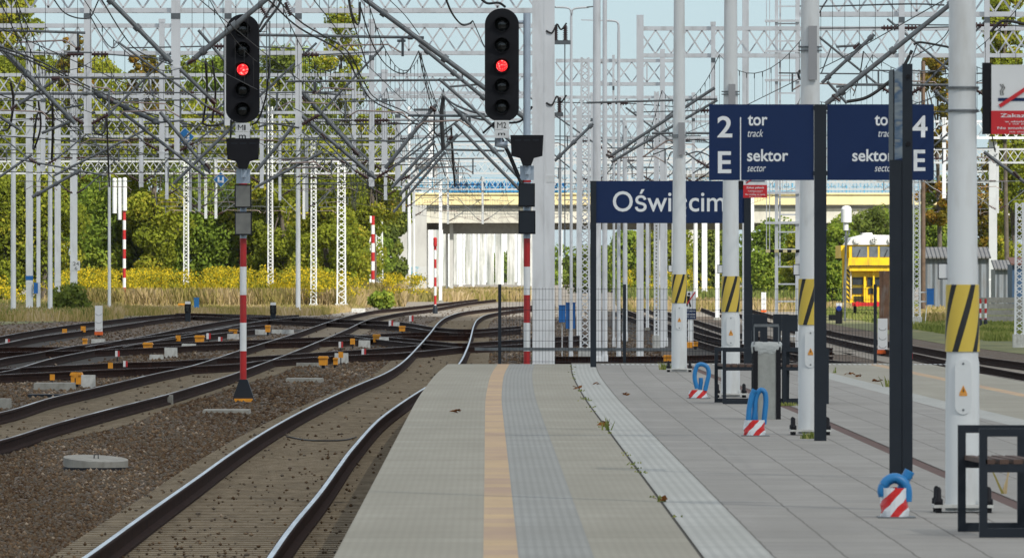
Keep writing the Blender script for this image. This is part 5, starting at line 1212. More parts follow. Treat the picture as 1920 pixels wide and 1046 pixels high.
# tilted manhole cover in the foreground
Y = depth(882); s = Y/F; c = P(177, 873, Y); root = thing('manhole_cover', 'round grey concrete manhole cover lying tilted on the ballast', 'manhole cover', (c.x, Y, GZ))
mb = MB(); R = 61*s; n = 40; tl = .085; vs = []
for z in (-.03, .075):
    for k in range(n):
        t = 2*math.pi*k/n; x_, y_ = R*math.cos(t), R*math.sin(t)*1.0
        vs.append((c.x+x_, Y+R+y_, GZ+.035+z+(y_+R)*.085-x_*.05))
mb.add(vs, [tuple(range(n))[::-1], tuple(range(n, 2*n))]+[(k, (k+1) % n, (k+1) % n+n, k+n) for k in range(n)]); link('cover', mb, M['conc'], root)
mb = MB(); mb.path([(c.x-.02, Y+R, GZ+.14), (c.x-.02, Y+R, GZ+.19), (c.x+.03, Y+R, GZ+.19), (c.x+.03, Y+R, GZ+.14)], .008, 5); link('lifting_eye', mb, M['anthr'], root)
mb = MB(); mb.lathe((c.x, Y+R, GZ+.0), [(R*1.04, 0), (R*1.02, .035)], 30); link('ring', mb, M['black'], root)
# rail to rail bond cable
mb = MB(); mb.path(catmull([G(538,818,GZ+.03), G(580,825,GZ+.03), G(640,825,GZ+.03), G(668,819,GZ+.03)], 5), .012, 5); tag(link('bond_cable', mb, M['cable'], None, tuple(mb.v[0])), 'thin black cable lying across between the rails of the nearest track', 'cable')
# blue cabinets
for x0, y0, x1, y1, yb, mt, lb in ((1061,568,1079,616,672,'blue','blue cabinet on a bracket behind the fence, right one'), (1048,573,1060,604,674,'blue','blue cabinet behind the fence, partly hidden left one'), (1738,542,1751,571,614,'blue','blue box on arms beside the lattice mast on the right'), (1199,560,1206,590,660,'blue','narrow blue box behind the fence posts'), (364,559,373,577,590,'signblue','small blue box at the edge of the weeds')):
    Y = depth(yb); c = P((x0+x1)/2, y1, Y); root = thing('blue_cabinet', lb, 'cabinet', tuple(c), 'blue metal cabinets'); mb = MB(); frect(mb, x0, y0, x1, y1, Y-.2, .18); link('box', mb, M[mt], root)
    mb = MB(); frect(mb, x0-1, y0-1.2, x1+1, y0+.3, Y-.22, .22); link('roof', mb, M[mt], root)
    mb = MB(); xs = x0-12 if x0 > 1700 else x0+2; 
    for y in ((y0*.8+y1*.2), (y0*.2+y1*.8)): mb.beam(P(xs-3, y, Y), P(x1-4, y, Y), .05)
    mb.beam(P(xs+(12 if x0 > 1700 else 4), y1, Y), P(xs+(8 if x0 > 1700 else 4), yb, Y), .03); link('bracket', mb, M['mast'], root)

# ================================================================ BRIDGE
Y = 800.0; s = Y/F; root = thing('road_bridge', 'yellow and cream road bridge with blue railings crossing above the far tracks', 'bridge', (0, Y, GZ))
X0, X1 = (742-960)*s, (2100-960)*s; z = lambda y: P(0, y, Y).z
mb = MB(); mb.box(X0, X1, Y, Y+.3, z(384), z(363)); mb.box(X0-.05, X1, Y-.15, Y+.1, z(365), z(362)); link('fascia', mb, M['byel'], root)
mb = MB(); mb.box(X0, X1, Y+1.2, Y+10, z(398), z(372)); link('deck', mb, M['dark'], root)
mb = MB(); mb.box(X0+2, X1, Y+.6, Y+1.1, z(416), z(391)); mb.box(X0+2, X1, Y+.5, Y+1.2, z(418), z(414)); link('girder', mb, M['bcream'], root)
mb = MB(); mb.box(X0+2, X1, Y+9.5, Y+10, z(430), z(395)); mb.box((830-960)*s, (985-960)*s, Y+3, Y+8, z(438), z(400)); link('cross_girder', mb, M['dark'], root)
mb = MB()
xq = X0
while xq < X1: mb.box(xq, xq+.10, Y-.02, Y+.08, z(362), z(333)); xq += 1.5
for y in (334, 342, 350, 358): mb.box(X0, X1, Y+.09, Y+.15, z(y+1), z(y))
xq = X0
while xq < X1: mb.box(xq, xq+.045, Y+.16, Y+.2, z(361), z(335)); xq += .30
link('railing', mb, M['bblue'], root)
mb = MB(); mb.box((842-960)*s, (1062-960)*s, Y+.3, Y+.4, z(362), z(341)); link('solid_parapet', mb, M['signblue'], root)
for xa, xb in ((740, 800),):
    mb = MB(); mb.prism([((xa-960)*s-2, GZ), ((xb-960)*s, GZ), ((xb-960)*s, z(385)), ((xa-960)*s+1.4, z(385)), ((xa-960)*s-.2, z(455))], Y-1, Y+10); link('abutment', mb, M['bgrey'], root)
mb = MB(); n = 0
b = NB('faded_graffiti'); v = b.coord(); M['graf'] = b.bsdf(b.mix(b.ramp(b.noise(v, .9, 5, .7), [(.48, 0), (.56, 1)]), (.52,.53,.52), b.ramp(b.noise(v, .5, 2), [(.4, (.16,.36,.45)), (.55, (.6,.45,.2)), (.65, (.2,.35,.3))])), .8)
mb.box((757-960)*s, (799-960)*s, Y-1.03, Y-1.003, z(545), z(500)); link('graffiti', mb, M['graf'], root)
for x, w in ((846, 7), (1012, 12), (1240, 14), (1520, 14), (1700, 13), (1880, 14)):
    for dy in (2, 7):
        mb = MB(); mb.box((x-w/2-960)*s, (x+w/2-960)*s, Y+dy, Y+dy+1, GZ, z(416)); link('pier', mb, M['bgrey'], root)
# buildings and lattice frames above the bridge deck
Yb = 1000.0
for x0, x1, y0, y1, mt, lb in ((778,818,312,470,'bgrey','pale building behind the bridge, left of the blue parapet'), (1290,1345,330,380,'bcream','cream building just above the bridge railing at centre right')):
    r2 = thing('distant_building', lb, 'building', tuple(P((x0+x1)/2, 560, Yb)), 'pale buildings beyond the bridge')
    s2 = Yb/F; mb = MB(); mb.box((x0-960)*s2, (x1-960)*s2, Yb, Yb+10, GZ, P(0, y0, Yb).z); wl = link('wall', mb, M[mt], r2)
    mb = MB(); mb.box((x0-3-960)*s2, (x1+3-960)*s2, Yb-.5, Yb+10.5, P(0, y0, Yb).z, P(0, y0-4, Yb).z); link('roof', mb, M['conc'], r2)
    for yy_ in np.arange(y0+6, min(y1, 370)-6, 14):
        xx = x0+8
        while xx < x1-10:
            mb = MB(); mb.box((xx-960)*s2, (xx+8-960)*s2, Yb-.08, Yb+.01, P(0, yy_+7, Yb).z, P(0, yy_, Yb).z); link('window', mb, M['bblue'], r2); xx += 15
Yw = 1150.0; sw = Yw/F; r2 = thing('haze_backdrop', 'added backdrop panels painted with pale heat haze streaks behind the bridge opening', 'wall', tuple(P(890, 539, Yw)))  # added backdrop, its streaked colour stands in for heat-haze shimmer
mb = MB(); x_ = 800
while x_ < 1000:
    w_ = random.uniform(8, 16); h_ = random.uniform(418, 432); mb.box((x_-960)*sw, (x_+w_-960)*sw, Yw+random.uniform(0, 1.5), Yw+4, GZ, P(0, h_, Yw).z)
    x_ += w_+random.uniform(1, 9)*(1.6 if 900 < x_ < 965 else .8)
link('haze_streak_panels', mb, M['streak'], r2)
mb = MB(); vs = []; nx, ny = 24, 8
for j in range(ny+1):
    for i in range(nx+1):
        u, w_ = i/nx, j/ny; Yq = 930+w_*180; vs.append(((820+180*u-960)*Yq/F, Yq, GZ+.01+.45*w_*(.55+.45*math.sin(math.pi*u)+.1*math.sin(9*u))))
mb.add(vs, [(j*(nx+1)+i, j*(nx+1)+i+1, (j+1)*(nx+1)+i+1, (j+1)*(nx+1)+i) for j in range(ny) for i in range(nx)]); struct('sand_bank', mb, M['gravelL'])
# far white masts under and beyond the bridge
xs = [(828,6,540),(842,7,548),(857,5,538),(868,8,536),(880,5,533),(892,9,535),(903,5,530),(914,7,531),(925,5,528),(948,6,527),(968,6,530),(978,7,535),(1052,5,540),(1086,6,545),(1176,7,550),(1216,8,556),(1262,6,560),(1345,6,560),(1500,5,556),(836,4,532),(900,4,526)]
xs += [(x, random.choice((4,5,7,8)), random.randint(528, 538)) for x in (815,823,835,851,862,874,886,897,909,920,931,941,953,962,973)]; xs.sort()
_o = 'first second third fourth fifth sixth seventh eighth ninth tenth eleventh twelfth thirteenth fourteenth fifteenth sixteenth seventeenth eighteenth nineteenth'.split()
ORD = _o+['twentieth']+['twenty '+q for q in _o[:9]]+['thirtieth']+['thirty '+q for q in _o[:9]]
for i, (x, w, yb) in enumerate(xs):
    Yq = depth(yb); mast(x, w, 395+random.random()*20, yb, 'box' if i % 3 else 'round', 'far white mast under the bridge, '+ORD[i]+' from the left in that row', M['mastw'], grp='far white masts in the heat haze')
for x, w, yt, yb, kd, lb in ((776,5,380,563,'round','thin white pole just left of the pale abutment mast'),(789,6,350,552,'box','white mast against the right part of the abutment'),(826,6,340,566,'box','near white mast left of the bridge opening'),(838,5,300,556,'round','white pole left of the bridge opening'),(864,7,330,551,'box','white mast crossing the bridge fascia, left one'),
  (887,5,380,547,'round','white pole at the left side of the far tracks'),(1000,6,380,566,'box','white mast partly behind the broad square mast'),(1050,6,300,600,'box','white mast close to the right of the broad square mast'),(1085,8,200,640,'box','pale mast left of the grey lattice mast'),(1172,9,230,640,'round','pale pole between round poles and the name sign middle'),(1214,6,380,620,'box','slim pale mast under the name sign'),(1248,7,300,650,'round','pale pole under the name sign left of the first lamp post'),(1345,8,400,600,'box','pale mast left of the second lamp post')):
    mast(x, w, yt, yb, kd, lb)
# ================================================================ RAILCAR
Y = 470.0; s = Y/F; X = lambda x: (x-960)*s; Z = lambda y: P(0, y, Y).z
root = thing('maintenance_railcar', 'bright yellow railway maintenance vehicle with white roof parked on the right', 'rail vehicle', (X(1640), Y, GZ))
mb = MB(); mb.prism([(X(1593), Z(508)), (X(1692), Z(508)), (X(1692), Z(458)), (X(1592), Z(458))], Y, Y+6); mb.prism([(X(1593), Z(568)), (X(1692), Z(568)), (X(1692), Z(508)), (X(1597), Z(508))], Y+.5, Y+9)
mb.prism([(X(1590), Z(499)), (X(1692), Z(499)), (X(1692), Z(484)), (X(1591), Z(484))], Y-.12, Y+.3)
link('body', mb, M['locoy'], root)
mb = MB(); mb.box(X(1578), X(1593), Y+.8, Y+9, Z(484), Z(460)); mb.box(X(1580), X(1588), Y+.8, Y+.9, Z(560), Z(484)); link('side_cab', mb, M['locoy'], root)
mb = MB(); mb.prism([(X(1588), Z(459)), (X(1692), Z(459)), (X(1690), Z(447)), (X(1682), Z(441)), (X(1620), Z(440)), (X(1596), Z(446))], Y-.1, Y+6); mb.lathe((X(1627), Y+1, Z(441)), [(.3, 0), (.25, .12)], 12); link('roof', mb, M['locow'], root)
for a_, b2 in ((1598, 1626), (1630, 1646), (1650, 1676)):
    mb = MB(); mb.box(X(a_), X(b2), Y-.03, Y+.02, Z(482), Z(462)); link('window', mb, M['locog'], root)
for x0, y0, x1, y1 in ((1599,520,1619,534),(1599,539,1618,551),(1627,520,1637,535),(1629,540,1645,551),(1641,520,1650,535)):
    mb = MB(); mb.box(X(x0), X(x1), Y+.44, Y+.5, Z(y1), Z(y0)); link('window', mb, M['locok'], root)
for x, r in ((1607, 6.5), (1639, 6), (1671, 6.5)):
    mb = MB(); mb.disc((X(x), Y-.1, Z(450)), r*s, .12, 18); hl = link('headlight', mb, M['locow'], root)
    mb = MB(); mb.disc((X(x), Y-.225, Z(450)), r*.68*s, .01, 16); link('headlight_glass', mb, M['bulb'] if x != 1639 else M['locok'], hl)
    if x == 1639:
        mb = MB(); R = r*.7*s
        for a_ in (.785, 2.356): mb.beam((X(x)-R*math.cos(a_), Y-.24, Z(450)-R*math.sin(a_)), (X(x)+R*math.cos(a_), Y-.24, Z(450)+R*math.sin(a_)), .05, .02, up=(0,1,0))
        link('fan_cross', mb, M['locow'], hl)
b = NB('hazard_edge'); v = b.coord(); sx = b.n('ShaderNodeSeparateXYZ'); b.l(v, sx.inputs[0]); fr = b.math('FRACT', b.math('MULTIPLY', b.math('ADD', sx.outputs[2], sx.outputs[0]), 4.2))
M['hedge'] = b.bsdf(b.mix(b.math('LESS_THAN', fr, .5), (.7,.45,.02), (.02,.02,.02)), .5)
mb = MB(); mb.box(X(1588), X(1594), Y+.42, Y+.49, Z(567), Z(505)); link('hazard_edge', mb, M['hedge'], root)
mb = MB(); mb.box(X(1598), X(1660), Y+.3, Y+.5, Z(574), Z(567)); link('buffer_beam', mb, M['red'], root)
for x in (1608, 1645):
    mb = MB(); mb.disc((X(x), Y+.3, Z(570)), .13, .35, 14); link('buffer', mb, M['redsign'], root)
mb = MB(); mb.beam((X(1638), Y+.3, Z(503)), (X(1640), Y+.3, Z(560)), .08); mb.beam((X(1622), Y+.35, Z(515)), (X(1622), Y+.35, Z(565)), .10); link('handrail', mb, M['locoy'], root)
mb = MB(); mb.beam((X(1607), Y-.06, Z(482)), (X(1613), Y-.06, Z(468)), .03); mb.cut().beam((X(1658), Y-.06, Z(482)), (X(1664), Y-.06, Z(468)), .03); link('wiper', mb, M['black'], root)
mb = MB()
for k in range(7): mb.box(X(1601), X(1622), Y+.47, Y+.5, Z(565-k*1.6), Z(565.8-k*1.6))
link('grille', mb, M['anthr'], root)
mb = MB(); mb.box(X(1592), X(1692), Y-.135, Y-.12, Z(498.6), Z(497.4)); mb.cut().box(X(1593), X(1692), Y+.46, Y+.5, Z(537.2), Z(536.4)); link('panel_seam', mb, M['anthr'], root)
mb = MB(); mb.path([(X(1596), Y+.42, Z(560)), (X(1596), Y+.3, Z(558)), (X(1596), Y+.3, Z(515)), (X(1596), Y+.42, Z(513))], .03, 5); link('grab_rail', mb, M['locow'], root)
for x in (1602, 1640, 1680):
    mb = MB(); mb.v = []; mb.tube((X(x), Y+1.2, GZ+.55), (X(x)+.14, Y+1.2, GZ+.55), .36, n=18); link('wheel', mb, M['black'], root)
# lamp pole in front of the railcar
Y = 440.0; root = thing('yard_signal', 'white hooded signal head on a thin dark pole left of the yellow railcar', 'signal', tuple(P(1585, 602, Y)))
mb = MB(); p0, p1 = P(1577,417,Y), P(1597,388,Y); mb.tube(((p0.x+p1.x)/2, Y, p0.z), ((p0.x+p1.x)/2, Y, p1.z-.1), (p1.x-p0.x)/2, n=14); mb.lathe(((p0.x+p1.x)/2, Y, p1.z-.1), [((p1.x-p0.x)/2, 0), ((p1.x-p0.x)*.35, .12), (.05, .16)], 14); mb.tube(P(1586,432,Y), P(1586,417,Y), .12, n=10); link('signal_housing', mb, M['mastw'], root)
mb = MB(); mb.tube(P(1586,432,Y), P(1584,602,Y), .045, n=8); mb.path(catmull([P(1594,428,Y-.05), P(1589,445,Y-.05), P(1586,475,Y-.05), P(1580,565,Y-.05)], 5), .03, 5); link('pole', mb, M['galv'], root)
# rusty post, blue lamp
Y = 380.0; mb = MB(); p0, p1 = P(1649,614,Y), P(1668,508,Y); mb.box(p0.x, p1.x, Y, Y+.3, GZ, p1.z); mb.box(p0.x+.14, p0.x+.2, Y-.03, Y, GZ, p1.z); tag(link('rusty_post', mb, M['rust'], None, (p0.x, Y, GZ)), 'broad rusty grey steel post in front of the yellow railcar', 'steel post')
Y = 420.0; root = thing('ground_signal', 'small ground signal with a blue lamp beside the mesh fence right end', 'ground signal', tuple(P(1573, 607, Y)))
mb = MB(); frect(mb, 1567, 578, 1579, 607, Y, .3); frect(mb, 1554, 590, 1568, 600, Y, .3); link('housing', mb, M['black'], root)
mb = MB(); frect(mb, 1568, 568, 1579, 574, Y, .3); link('cap', mb, M['platew'], root)
b = NB('blue_signal_lens'); M['bluelit'] = b.bsdf((.01,.03,.20), .2, emis=(.02,.10,.8), es=.05)
mb = MB(); mb.disc(P(1573, 578, Y-.0), .12, .03, 12); link('lens', mb, M['bluelit'], root)
# ================================================================ SHEDS
for x0, x1, y0, yr, yb, mt, lb in ((1730,1858,484,466,592,'corr','grey corrugated steel shed with a low roof behind the nearest lamp post'), (1866,1902,505,490,580,'corr','smaller corrugated shed at the right, behind the wide mast'), (1898,1990,496,485,585,'shedb','dark blue shed with red roof edge at the right border')):
    Y = depth(yb); s = Y/F; root = thing('shed', lb, 'shed', tuple(P((x0+x1)/2, yb, Y))); mb = MB(); mb.box((x0-960)*s, (x1-4-960)*s, Y, Y+5, GZ, P(0, y0, Y).z); link('wall', mb, M[mt], root)
    z0, z1 = P(0, y0, Y).z, P(0, yr, Y).z; a_, b2 = (x0-3-960)*s, (x1-960)*s
    mb = MB(); mb.add([(a_, Y-.3, z0-.02), (b2, Y-.3, z0-.02), (b2, Y+3, z1), (a_, Y+3, z1), (a_, Y-.3, z0+.06), (b2, Y-.3, z0+.06), (b2, Y+3, z1+.08), (a_, Y+3, z1+.08)], [(0,3,2,1),(4,5,6,7),(0,1,5,4),(1,2,6,5),(2,3,7,6),(3,0,4,7)]); link('roof', mb, M['corrroof'] if mt == 'corr' else M['shedr'], root)
Y = depth(612); s = Y/F
for k, y in enumerate((614, 602.5, 591, 579.5, 568)):
    mb = MB(); x0 = 1836+random.random()*8; p = P(x0, y, Y); q = P(1990, y-10.3, Y); mb.box(p.x, q.x, Y+k*.02, Y+1.2, p.z, q.z)
    tag(link('precast_beam', mb, M['conc'], None, tuple(p)), ('bottom', 'second lowest', 'middle', 'second highest', 'top')[k]+' pale concrete panel of the stack near the right edge', 'concrete panel', 'stacked concrete panels')
for x, lb in ((1838, 'left'), (1848, 'right')):
    striped_pole(x, 560, 620, 4.5, 9, lb+' red and white barrier post before the stacked panels', None, 'barrier_post')
# ================================================================ VEGETATION
def leaves(cen, rad, n, size, fade=.75):
    """n leaf quads through ellipsoidal clumps: cen (k,3), rad (k,3)"""
    k = len(cen); idx = RNG.integers(0, k, n); d = RNG.normal(size=(n, 3)); d /= np.linalg.norm(d, axis=1)[:, None]
    r = fade+(1-fade)*RNG.random(n)**.5*1.25; r = np.where(RNG.random(n) < .3, RNG.random(n), r)
    p = cen[idx]+d*rad[idx]*r[:, None]
    nr = RNG.normal(size=(n, 3))*.8+d*1.2; nr /= np.linalg.norm(nr, axis=1)[:, None]
    a_ = np.cross(nr, RNG.normal(size=(n, 3))); a_ /= np.linalg.norm(a_, axis=1)[:, None]; b2 = np.cross(nr, a_)
    sz = size*RNG.uniform(.6, 1.4, n)[:, None]
    V = np.stack([p-a_*sz, p+b2*sz*.6, p+a_*sz, p-b2*sz*.6], 1).reshape(-1, 3)
    return V, np.arange(4*n).reshape(-1, 4), idx
def tree(x, yt, Y, wpx, mat, label, n=7000, low=520, size=.12, dense=1.0, cat='tree', nk=40, name='broadleaf_tree', sh=None, trunk=True):
    s = Y/F; c = P(x, yt, Y); zt = c.z; zl = P(0, low, Y).z; zl = max(zl, GZ+.2); W_ = wpx/2*s
    root = thing(name, label, cat, (c.x, Y, GZ), sh or 'trees behind the station yard')
    nk = 75 if dense < .95 else nk; H = zt-zl; cen = []; rad = []
    for i in range(nk):
        t = random.random(); prof = math.sin(math.pi*min(1, .16+t*.74))**.6
        a_ = random.random()*6.28; rr = W_*prof*random.random()**.5*.8
        cen.append((c.x+rr*math.cos(a_), Y+rr*math.sin(a_), zl+H*t)); q = W_*random.uniform(.26, .46)*dense; rad.append((q, q, q*random.uniform(.7, 1.0)))
    cen.append((c.x, Y, zt-H*.06)); rad.append((W_*.2, W_*.2, H*.07))
    cen = np.array(cen); rad = np.array(rad); V, Fq, idx = leaves(cen, rad, n, size)
    tone = np.clip(RNG.random(len(cen))[idx]*.55+RNG.random(n)*.45, 0, 1)
    V[:, 2] = np.maximum(V[:, 2], GZ)
    big_mesh('crown', V, Fq, M[mat], root, tone)
    if trunk:
        mb = MB(); mb.path([(c.x, Y, GZ), (c.x+.1, Y, GZ+H*.3), (c.x-.1, Y, zl+H*.5), (c.x, Y, zl+H*.92)], [W_*.06+.08, W_*.05+.06, W_*.03+.04, .02], 7)
        for k in range(7): z0 = zl+H*random.uniform(.05, .7); q = cen[random.randrange(len(cen))]; mb.path([(c.x, Y, z0), ((c.x+q[0])/2, (Y+q[1])/2, (z0+q[2])/2+.2), tuple(q)], [.07, .05, .02], 5)
        link('trunk', mb, M['bark'], root)
    return root
TL = [
 (110,125,700,150,'leafA',7000,'broad olive tree behind the fourth row of portals, far left',420,1),
 (200,120,710,130,'leafA',7000,'broad yellow green tree above the white signal housings',420,1),
 (320,125,700,140,'leafA',8000,'broad olive tree behind the two dropped posts left of M1',420,1),
 (400,120,700,110,'leafB',6000,'broad green tree touching the left side of the M1 head',420,1),
 (490,135,690,110,'leafA',6000,'broad yellow green tree behind the M1 plate',420,1),
 (560,110,700,120,'leafB',7000,'broad green tree right of the M1 signal below the level tube',420,1),
 (700,215,690,90,'leafA',5000,'broad yellow green tree left of the bridge parapet',420,1),
 (30,120,700,140,'leafA',7000,'broad olive tree at the left border, upper part',420,1),
 (25,-40,660,125,'leafA',11000,'tall yellowing tree filling the top left corner',330,.85),
 (75,150,640,110,'leafA',6000,'olive tree behind the leftmost masts',520,1),
 (-10,120,650,130,'leafA',6000,'olive tree at the left border',520,1),
 (150,190,630,120,'leafA',7000,'rounded olive tree behind the numbered mast',520,1),
 (140,70,690,90,'leafC',3000,'thin crowned yellowing tree standing above the left hedge line',330,.5),
 (215,210,620,110,'leafA',7000,'olive tree behind the white signal housings',520,1),
 (270,95,680,85,'leafC',3500,'slim pointed tree with yellow leaves in the left centre gap',300,.6),
 (290,230,610,110,'leafA',7000,'rounded olive tree behind the blue diamonds, left one',520,1),
 (350,330,613,120,'leafB',6000,'low green bush right behind the lattice mast with the dwarf signal',525,1.1),
 (370,200,630,120,'leafA',7000,'olive tree behind the blue diamonds, right one',520,1),
 (425,110,690,90,'leafB',5000,'darker tree partly behind the M1 signal head',400,.8),
 (450,220,620,110,'leafA',7000,'yellow green tree behind the M1 signal pole',520,1),
 (525,100,680,120,'leafD',6000,'dark tree immediately right of the M1 signal head',420,.9),
 (530,240,610,120,'leafA',7500,'olive tree behind the round grey pole',520,1),
 (600,190,660,130,'leafD',7000,'dark green tree between M1 and the wide lattice mast',430,1),
 (640,22,700,105,'leafA',8000,'tallest tree between the two signals, reaching the top edge',420,.9),
 (610,270,600,120,'leafA',7500,'yellow olive tree behind the wide white lattice mast',525,1),
 (480,330,613,110,'leafA',6000,'low yellow green bush left of the second dwarf signal',525,1.1),
 (672,300,720,100,'leafA',7000,'yellow green tree by the right end of the left wood',525,1),
 (728,395,790,60,'leafD',4000,'dark shrub at the end of the wood beside the abutment',520,1.1),
 (690,415,780,80,'leafB',4000,'green bush behind the striped post beside the lattice mast',530,1.1),
 (738,330,795,60,'leafD',3500,'dark leaning tree whose branches reach the abutment top',430,.9),
 (80,330,600,130,'leafA',6000,'low olive bush behind the round poles on the left',530,1.1),
 (200,350,613,130,'leafB',6500,'low green bush under the white signal housings',530,1.1),
 (10,340,600,110,'leafA',5500,'low olive bush at the left border',540,1.1),
 (420,360,613,100,'leafB',5000,'low green bush left of the M1 pole',530,1.1),
 (270,370,613,110,'leafD',6000,'low dark green bush between the signal housings and the lattice mast',530,1.1),
 (560,370,613,110,'leafB',6000,'low green bush behind the slender lattice mast',530,1.1),
 (640,400,613,90,'leafA',5000,'low yellow bush behind the wide lattice mast foot',535,1.1),
 (1110,470,900,100,'leafD',3000,'distant dark tree under the bridge, behind the round poles',540,1.2),
 (1180,440,870,90,'leafB',4000,'distant green tree under the bridge left of the lattice mast',545,1.2),
 (1250,425,850,110,'leafA',4500,'distant olive tree under the bridge behind the first lamp post',548,1.2),
 (1330,430,860,100,'leafD',4500,'distant dark tree under the bridge between the first two lamp posts',548,1.2),
 (1440,425,700,120,'leafB',6000,'green tree behind the ladder mast',545,1.1),
 (1505,440,680,90,'leafA',4000,'yellow green tree behind the third lamp post',550,1.1),
 (1570,420,640,80,'leafB',5500,'green tree left of the yellow railcar',560,1.1),
 (1640,405,720,120,'leafD',5000,'dark tree behind the yellow railcar roof',540,1.1),
 (1560,500,560,60,'leafB',2500,'pale green bush at the left side of the railcar',580,1.1),
 (1700,400,700,110,'leafB',5000,'green tree left of the grey shed',540,1.1),
 (1760,110,640,120,'leafC',4500,'tall thin tree rising over the right end of the sector sign',420,.5),
 (1770,330,700,110,'leafB',5000,'green tree above the grey shed roof',520,1),
 (1885,-20,600,110,'leafA',5500,'tall autumn tree at the right border behind the no smoking sign',260,.6),
 (1900,230,620,120,'leafA',6500,'olive tree at the right border below the no smoking sign',520,.9),
 (1850,300,680,90,'leafC',4000,'yellowing tree behind the wide right mast',520,.9),
 (717,552,560,40,'leafB',900,'small shrub beside the track before the abutment',577,.8),
 (130,548,480,60,'leafD',1500,'low dark shrub around the foot of the numbered mast',613,1.2),
]
for x, yt, Y, w, mt, n, lb, low, dn in TL: tree(x, yt, Y, w*(1.25 if x < 760 and yt > 100 else 1), mt, lb, n=int(n*2.2), low=low, dense=dn, size=.13 if Y < 750 else .18, cat='tree' if yt < 330 else 'bush', name='broadleaf_tree' if yt < 330 else 'leafy_bush')
# herb layers
def herb(n, xr, yr, hh, w, mat, name, label, lean=.25, hx=None, flat=False):
    x = RNG.uniform(*xr, n); yy_ = RNG.uniform(*yr, n); Yq = 2.5*F/(yy_-500); X_ = (x-960)*Yq/F
    if hx is not None: k = hx(x, yy_); X_, Yq, x = X_[k], Yq[k], x[k]
    n = len(X_); h = RNG.uniform(*hh, n); ww = RNG.uniform(*w, n); dx = RNG.normal(0, lean, n)*h; z0 = np.full(n, GZ)
    if flat: z0 = GZ+h-RNG.uniform(.1, .45, n)
    a_ = np.stack([X_-ww, Yq, z0], 1); b2 = np.stack([X_+ww, Yq, z0], 1); c = np.stack([X_+dx+ww*.8, Yq+dx*.3, GZ+h], 1); d = np.stack([X_+dx-ww*.6, Yq, GZ+h*.93], 1)
    V = np.stack([a_, b2, c, d], 1).reshape(-1, 3); tone = np.clip(RNG.random(n)*.6+.4*(.5+.5*np.sin(X_*1.3+Yq*.11)), 0, 1)
    return tag(big_mesh(name, V, np.arange(4*n).reshape(-1, 4), M[mat], None, tone), label, name.replace('_', ' '), kind='stuff')
herb(60000, (60, 770), (574, 583), (.5, 1.35), (.012, .03), 'drygrass', 'dry_grass', 'tall dry golden weeds in front of the left wood', hx=lambda x, y: (x > 140+RNG.normal(0, 25, len(x))) & (y < 583-np.clip((x-640)*.12, 0, 20)))
herb(40000, (90, 760), (566, 575), (.7, 1.5), (.012, .03), 'drygrass', 'tall_dry_grass', 'tallest pale dry weeds along the foot of the left wood')
herb(9000, (-40, 230), (572, 603), (.2, .6), (.012, .03), 'drygrass', 'mixed_grass', 'thin dry grass among the left masts')
herb(14000, (180, 770), (582, 592), (.12, .45), (.012, .03), 'drygrass', 'short_dry_grass', 'short dry grass along the edge of the left tracks', hx=lambda x, y: y < 592-np.clip((x-600)*.12, 0, 25))
herb(9000, (180, 700), (581, 590), (.1, .35), (.012, .03), 'grass', 'short_grass', 'short green grass along the edge of the left tracks', hx=lambda x, y: y < 590-np.clip((x-560)*.12, 0, 25))
herb(13000, (-40, 200), (566, 601), (.2, .55), (.012, .03), 'grass', 'green_grass', 'short green grass around the left masts')
herb(9000, (760, 1000), (552, 566), (.3, .8), (.03, .08), 'drygrass', 'verge_grass', 'dry verge grass before the abutment and far masts')
herb(14000, (110, 610), (574, 582), (.5, 1.3), (.012, .035), 'leafA', 'olive_weeds', 'olive green weeds mixed into the dry meadow')
herb(9000, (110, 640), (574, 581), (.9, 1.6), (.015, .035), 'goldenrod', 'yellow_weeds', 'yellowing stems mixed into the dry meadow')
def golden(name, label, xr, n, yr=(572, 576), hh=(1.2, 2.0)):
    k = n//70; cx = RNG.uniform(*xr, k*3); cx = cx[(np.sin(cx*.045+1)+.8*np.sin(cx*.13)+.5*np.sin(cx*.31)+RNG.normal(0, .5, k*3)) > -.1][:k]; k = len(cx); n = k*70; cy = RNG.uniform(*yr, k); cz = RNG.uniform(*hh, k); Yq = 2.5*F/(cy-500); X_ = (cx-960)*Yq/F
    cen = np.stack([X_, Yq, GZ+cz], 1); rad = np.stack([RNG.uniform(.25, .8, k), RNG.uniform(.4, .9, k), RNG.uniform(.10, .35, k)], 1)
    V, Fq, idx = leaves(cen, rad, n, .07, .2); tag(big_mesh(name, V, Fq, M['goldenrod'], None, RNG.random(n)), label, 'flowers', kind='stuff')
golden('goldenrod', 'yellow flowering goldenrod below the left wood', (120, 675), 40000, (573, 580), (1.0, 2.3))
golden('goldenrod', 'bright yellow goldenrod around the wide lattice mast', (575, 665), 9000, (577, 583), (.8, 1.9))
golden('goldenrod', 'bright yellow goldenrod right of the numbered mast', (120, 260), 9000, (575, 582), (.9, 2.1))
golden('goldenrod', 'bright yellow goldenrod next to the abutment', (722, 790), 4000, (566, 576), (.9, 1.9))
golden('goldenrod', 'yellow flowers at the left masts', (-20, 130), 3500, (572, 580), (.6, 1.7))
golden('goldenrod', 'yellow flowers behind the mesh fence on the right', (1170, 1560), 7000, (556, 562), (.6, 2.2))
herb(14000, (1160, 1600), (556, 572), (.3, .9), (.015, .045), 'grass', 'green_verge', 'light green grass behind the right hand tracks')
herb(12000, (1160, 1600), (556, 585), (.15, .6), (.015, .05), 'drygrass', 'dry_grass', 'dry grass behind the right hand tracks')
herb(40000, (1540, 2000), (572, 640), (.08, .30), (.012, .035), 'grass', 'green_grass', 'green grass bank under the railcar and sheds', hx=lambda x, y: y < 590+(x-1540)*.16)
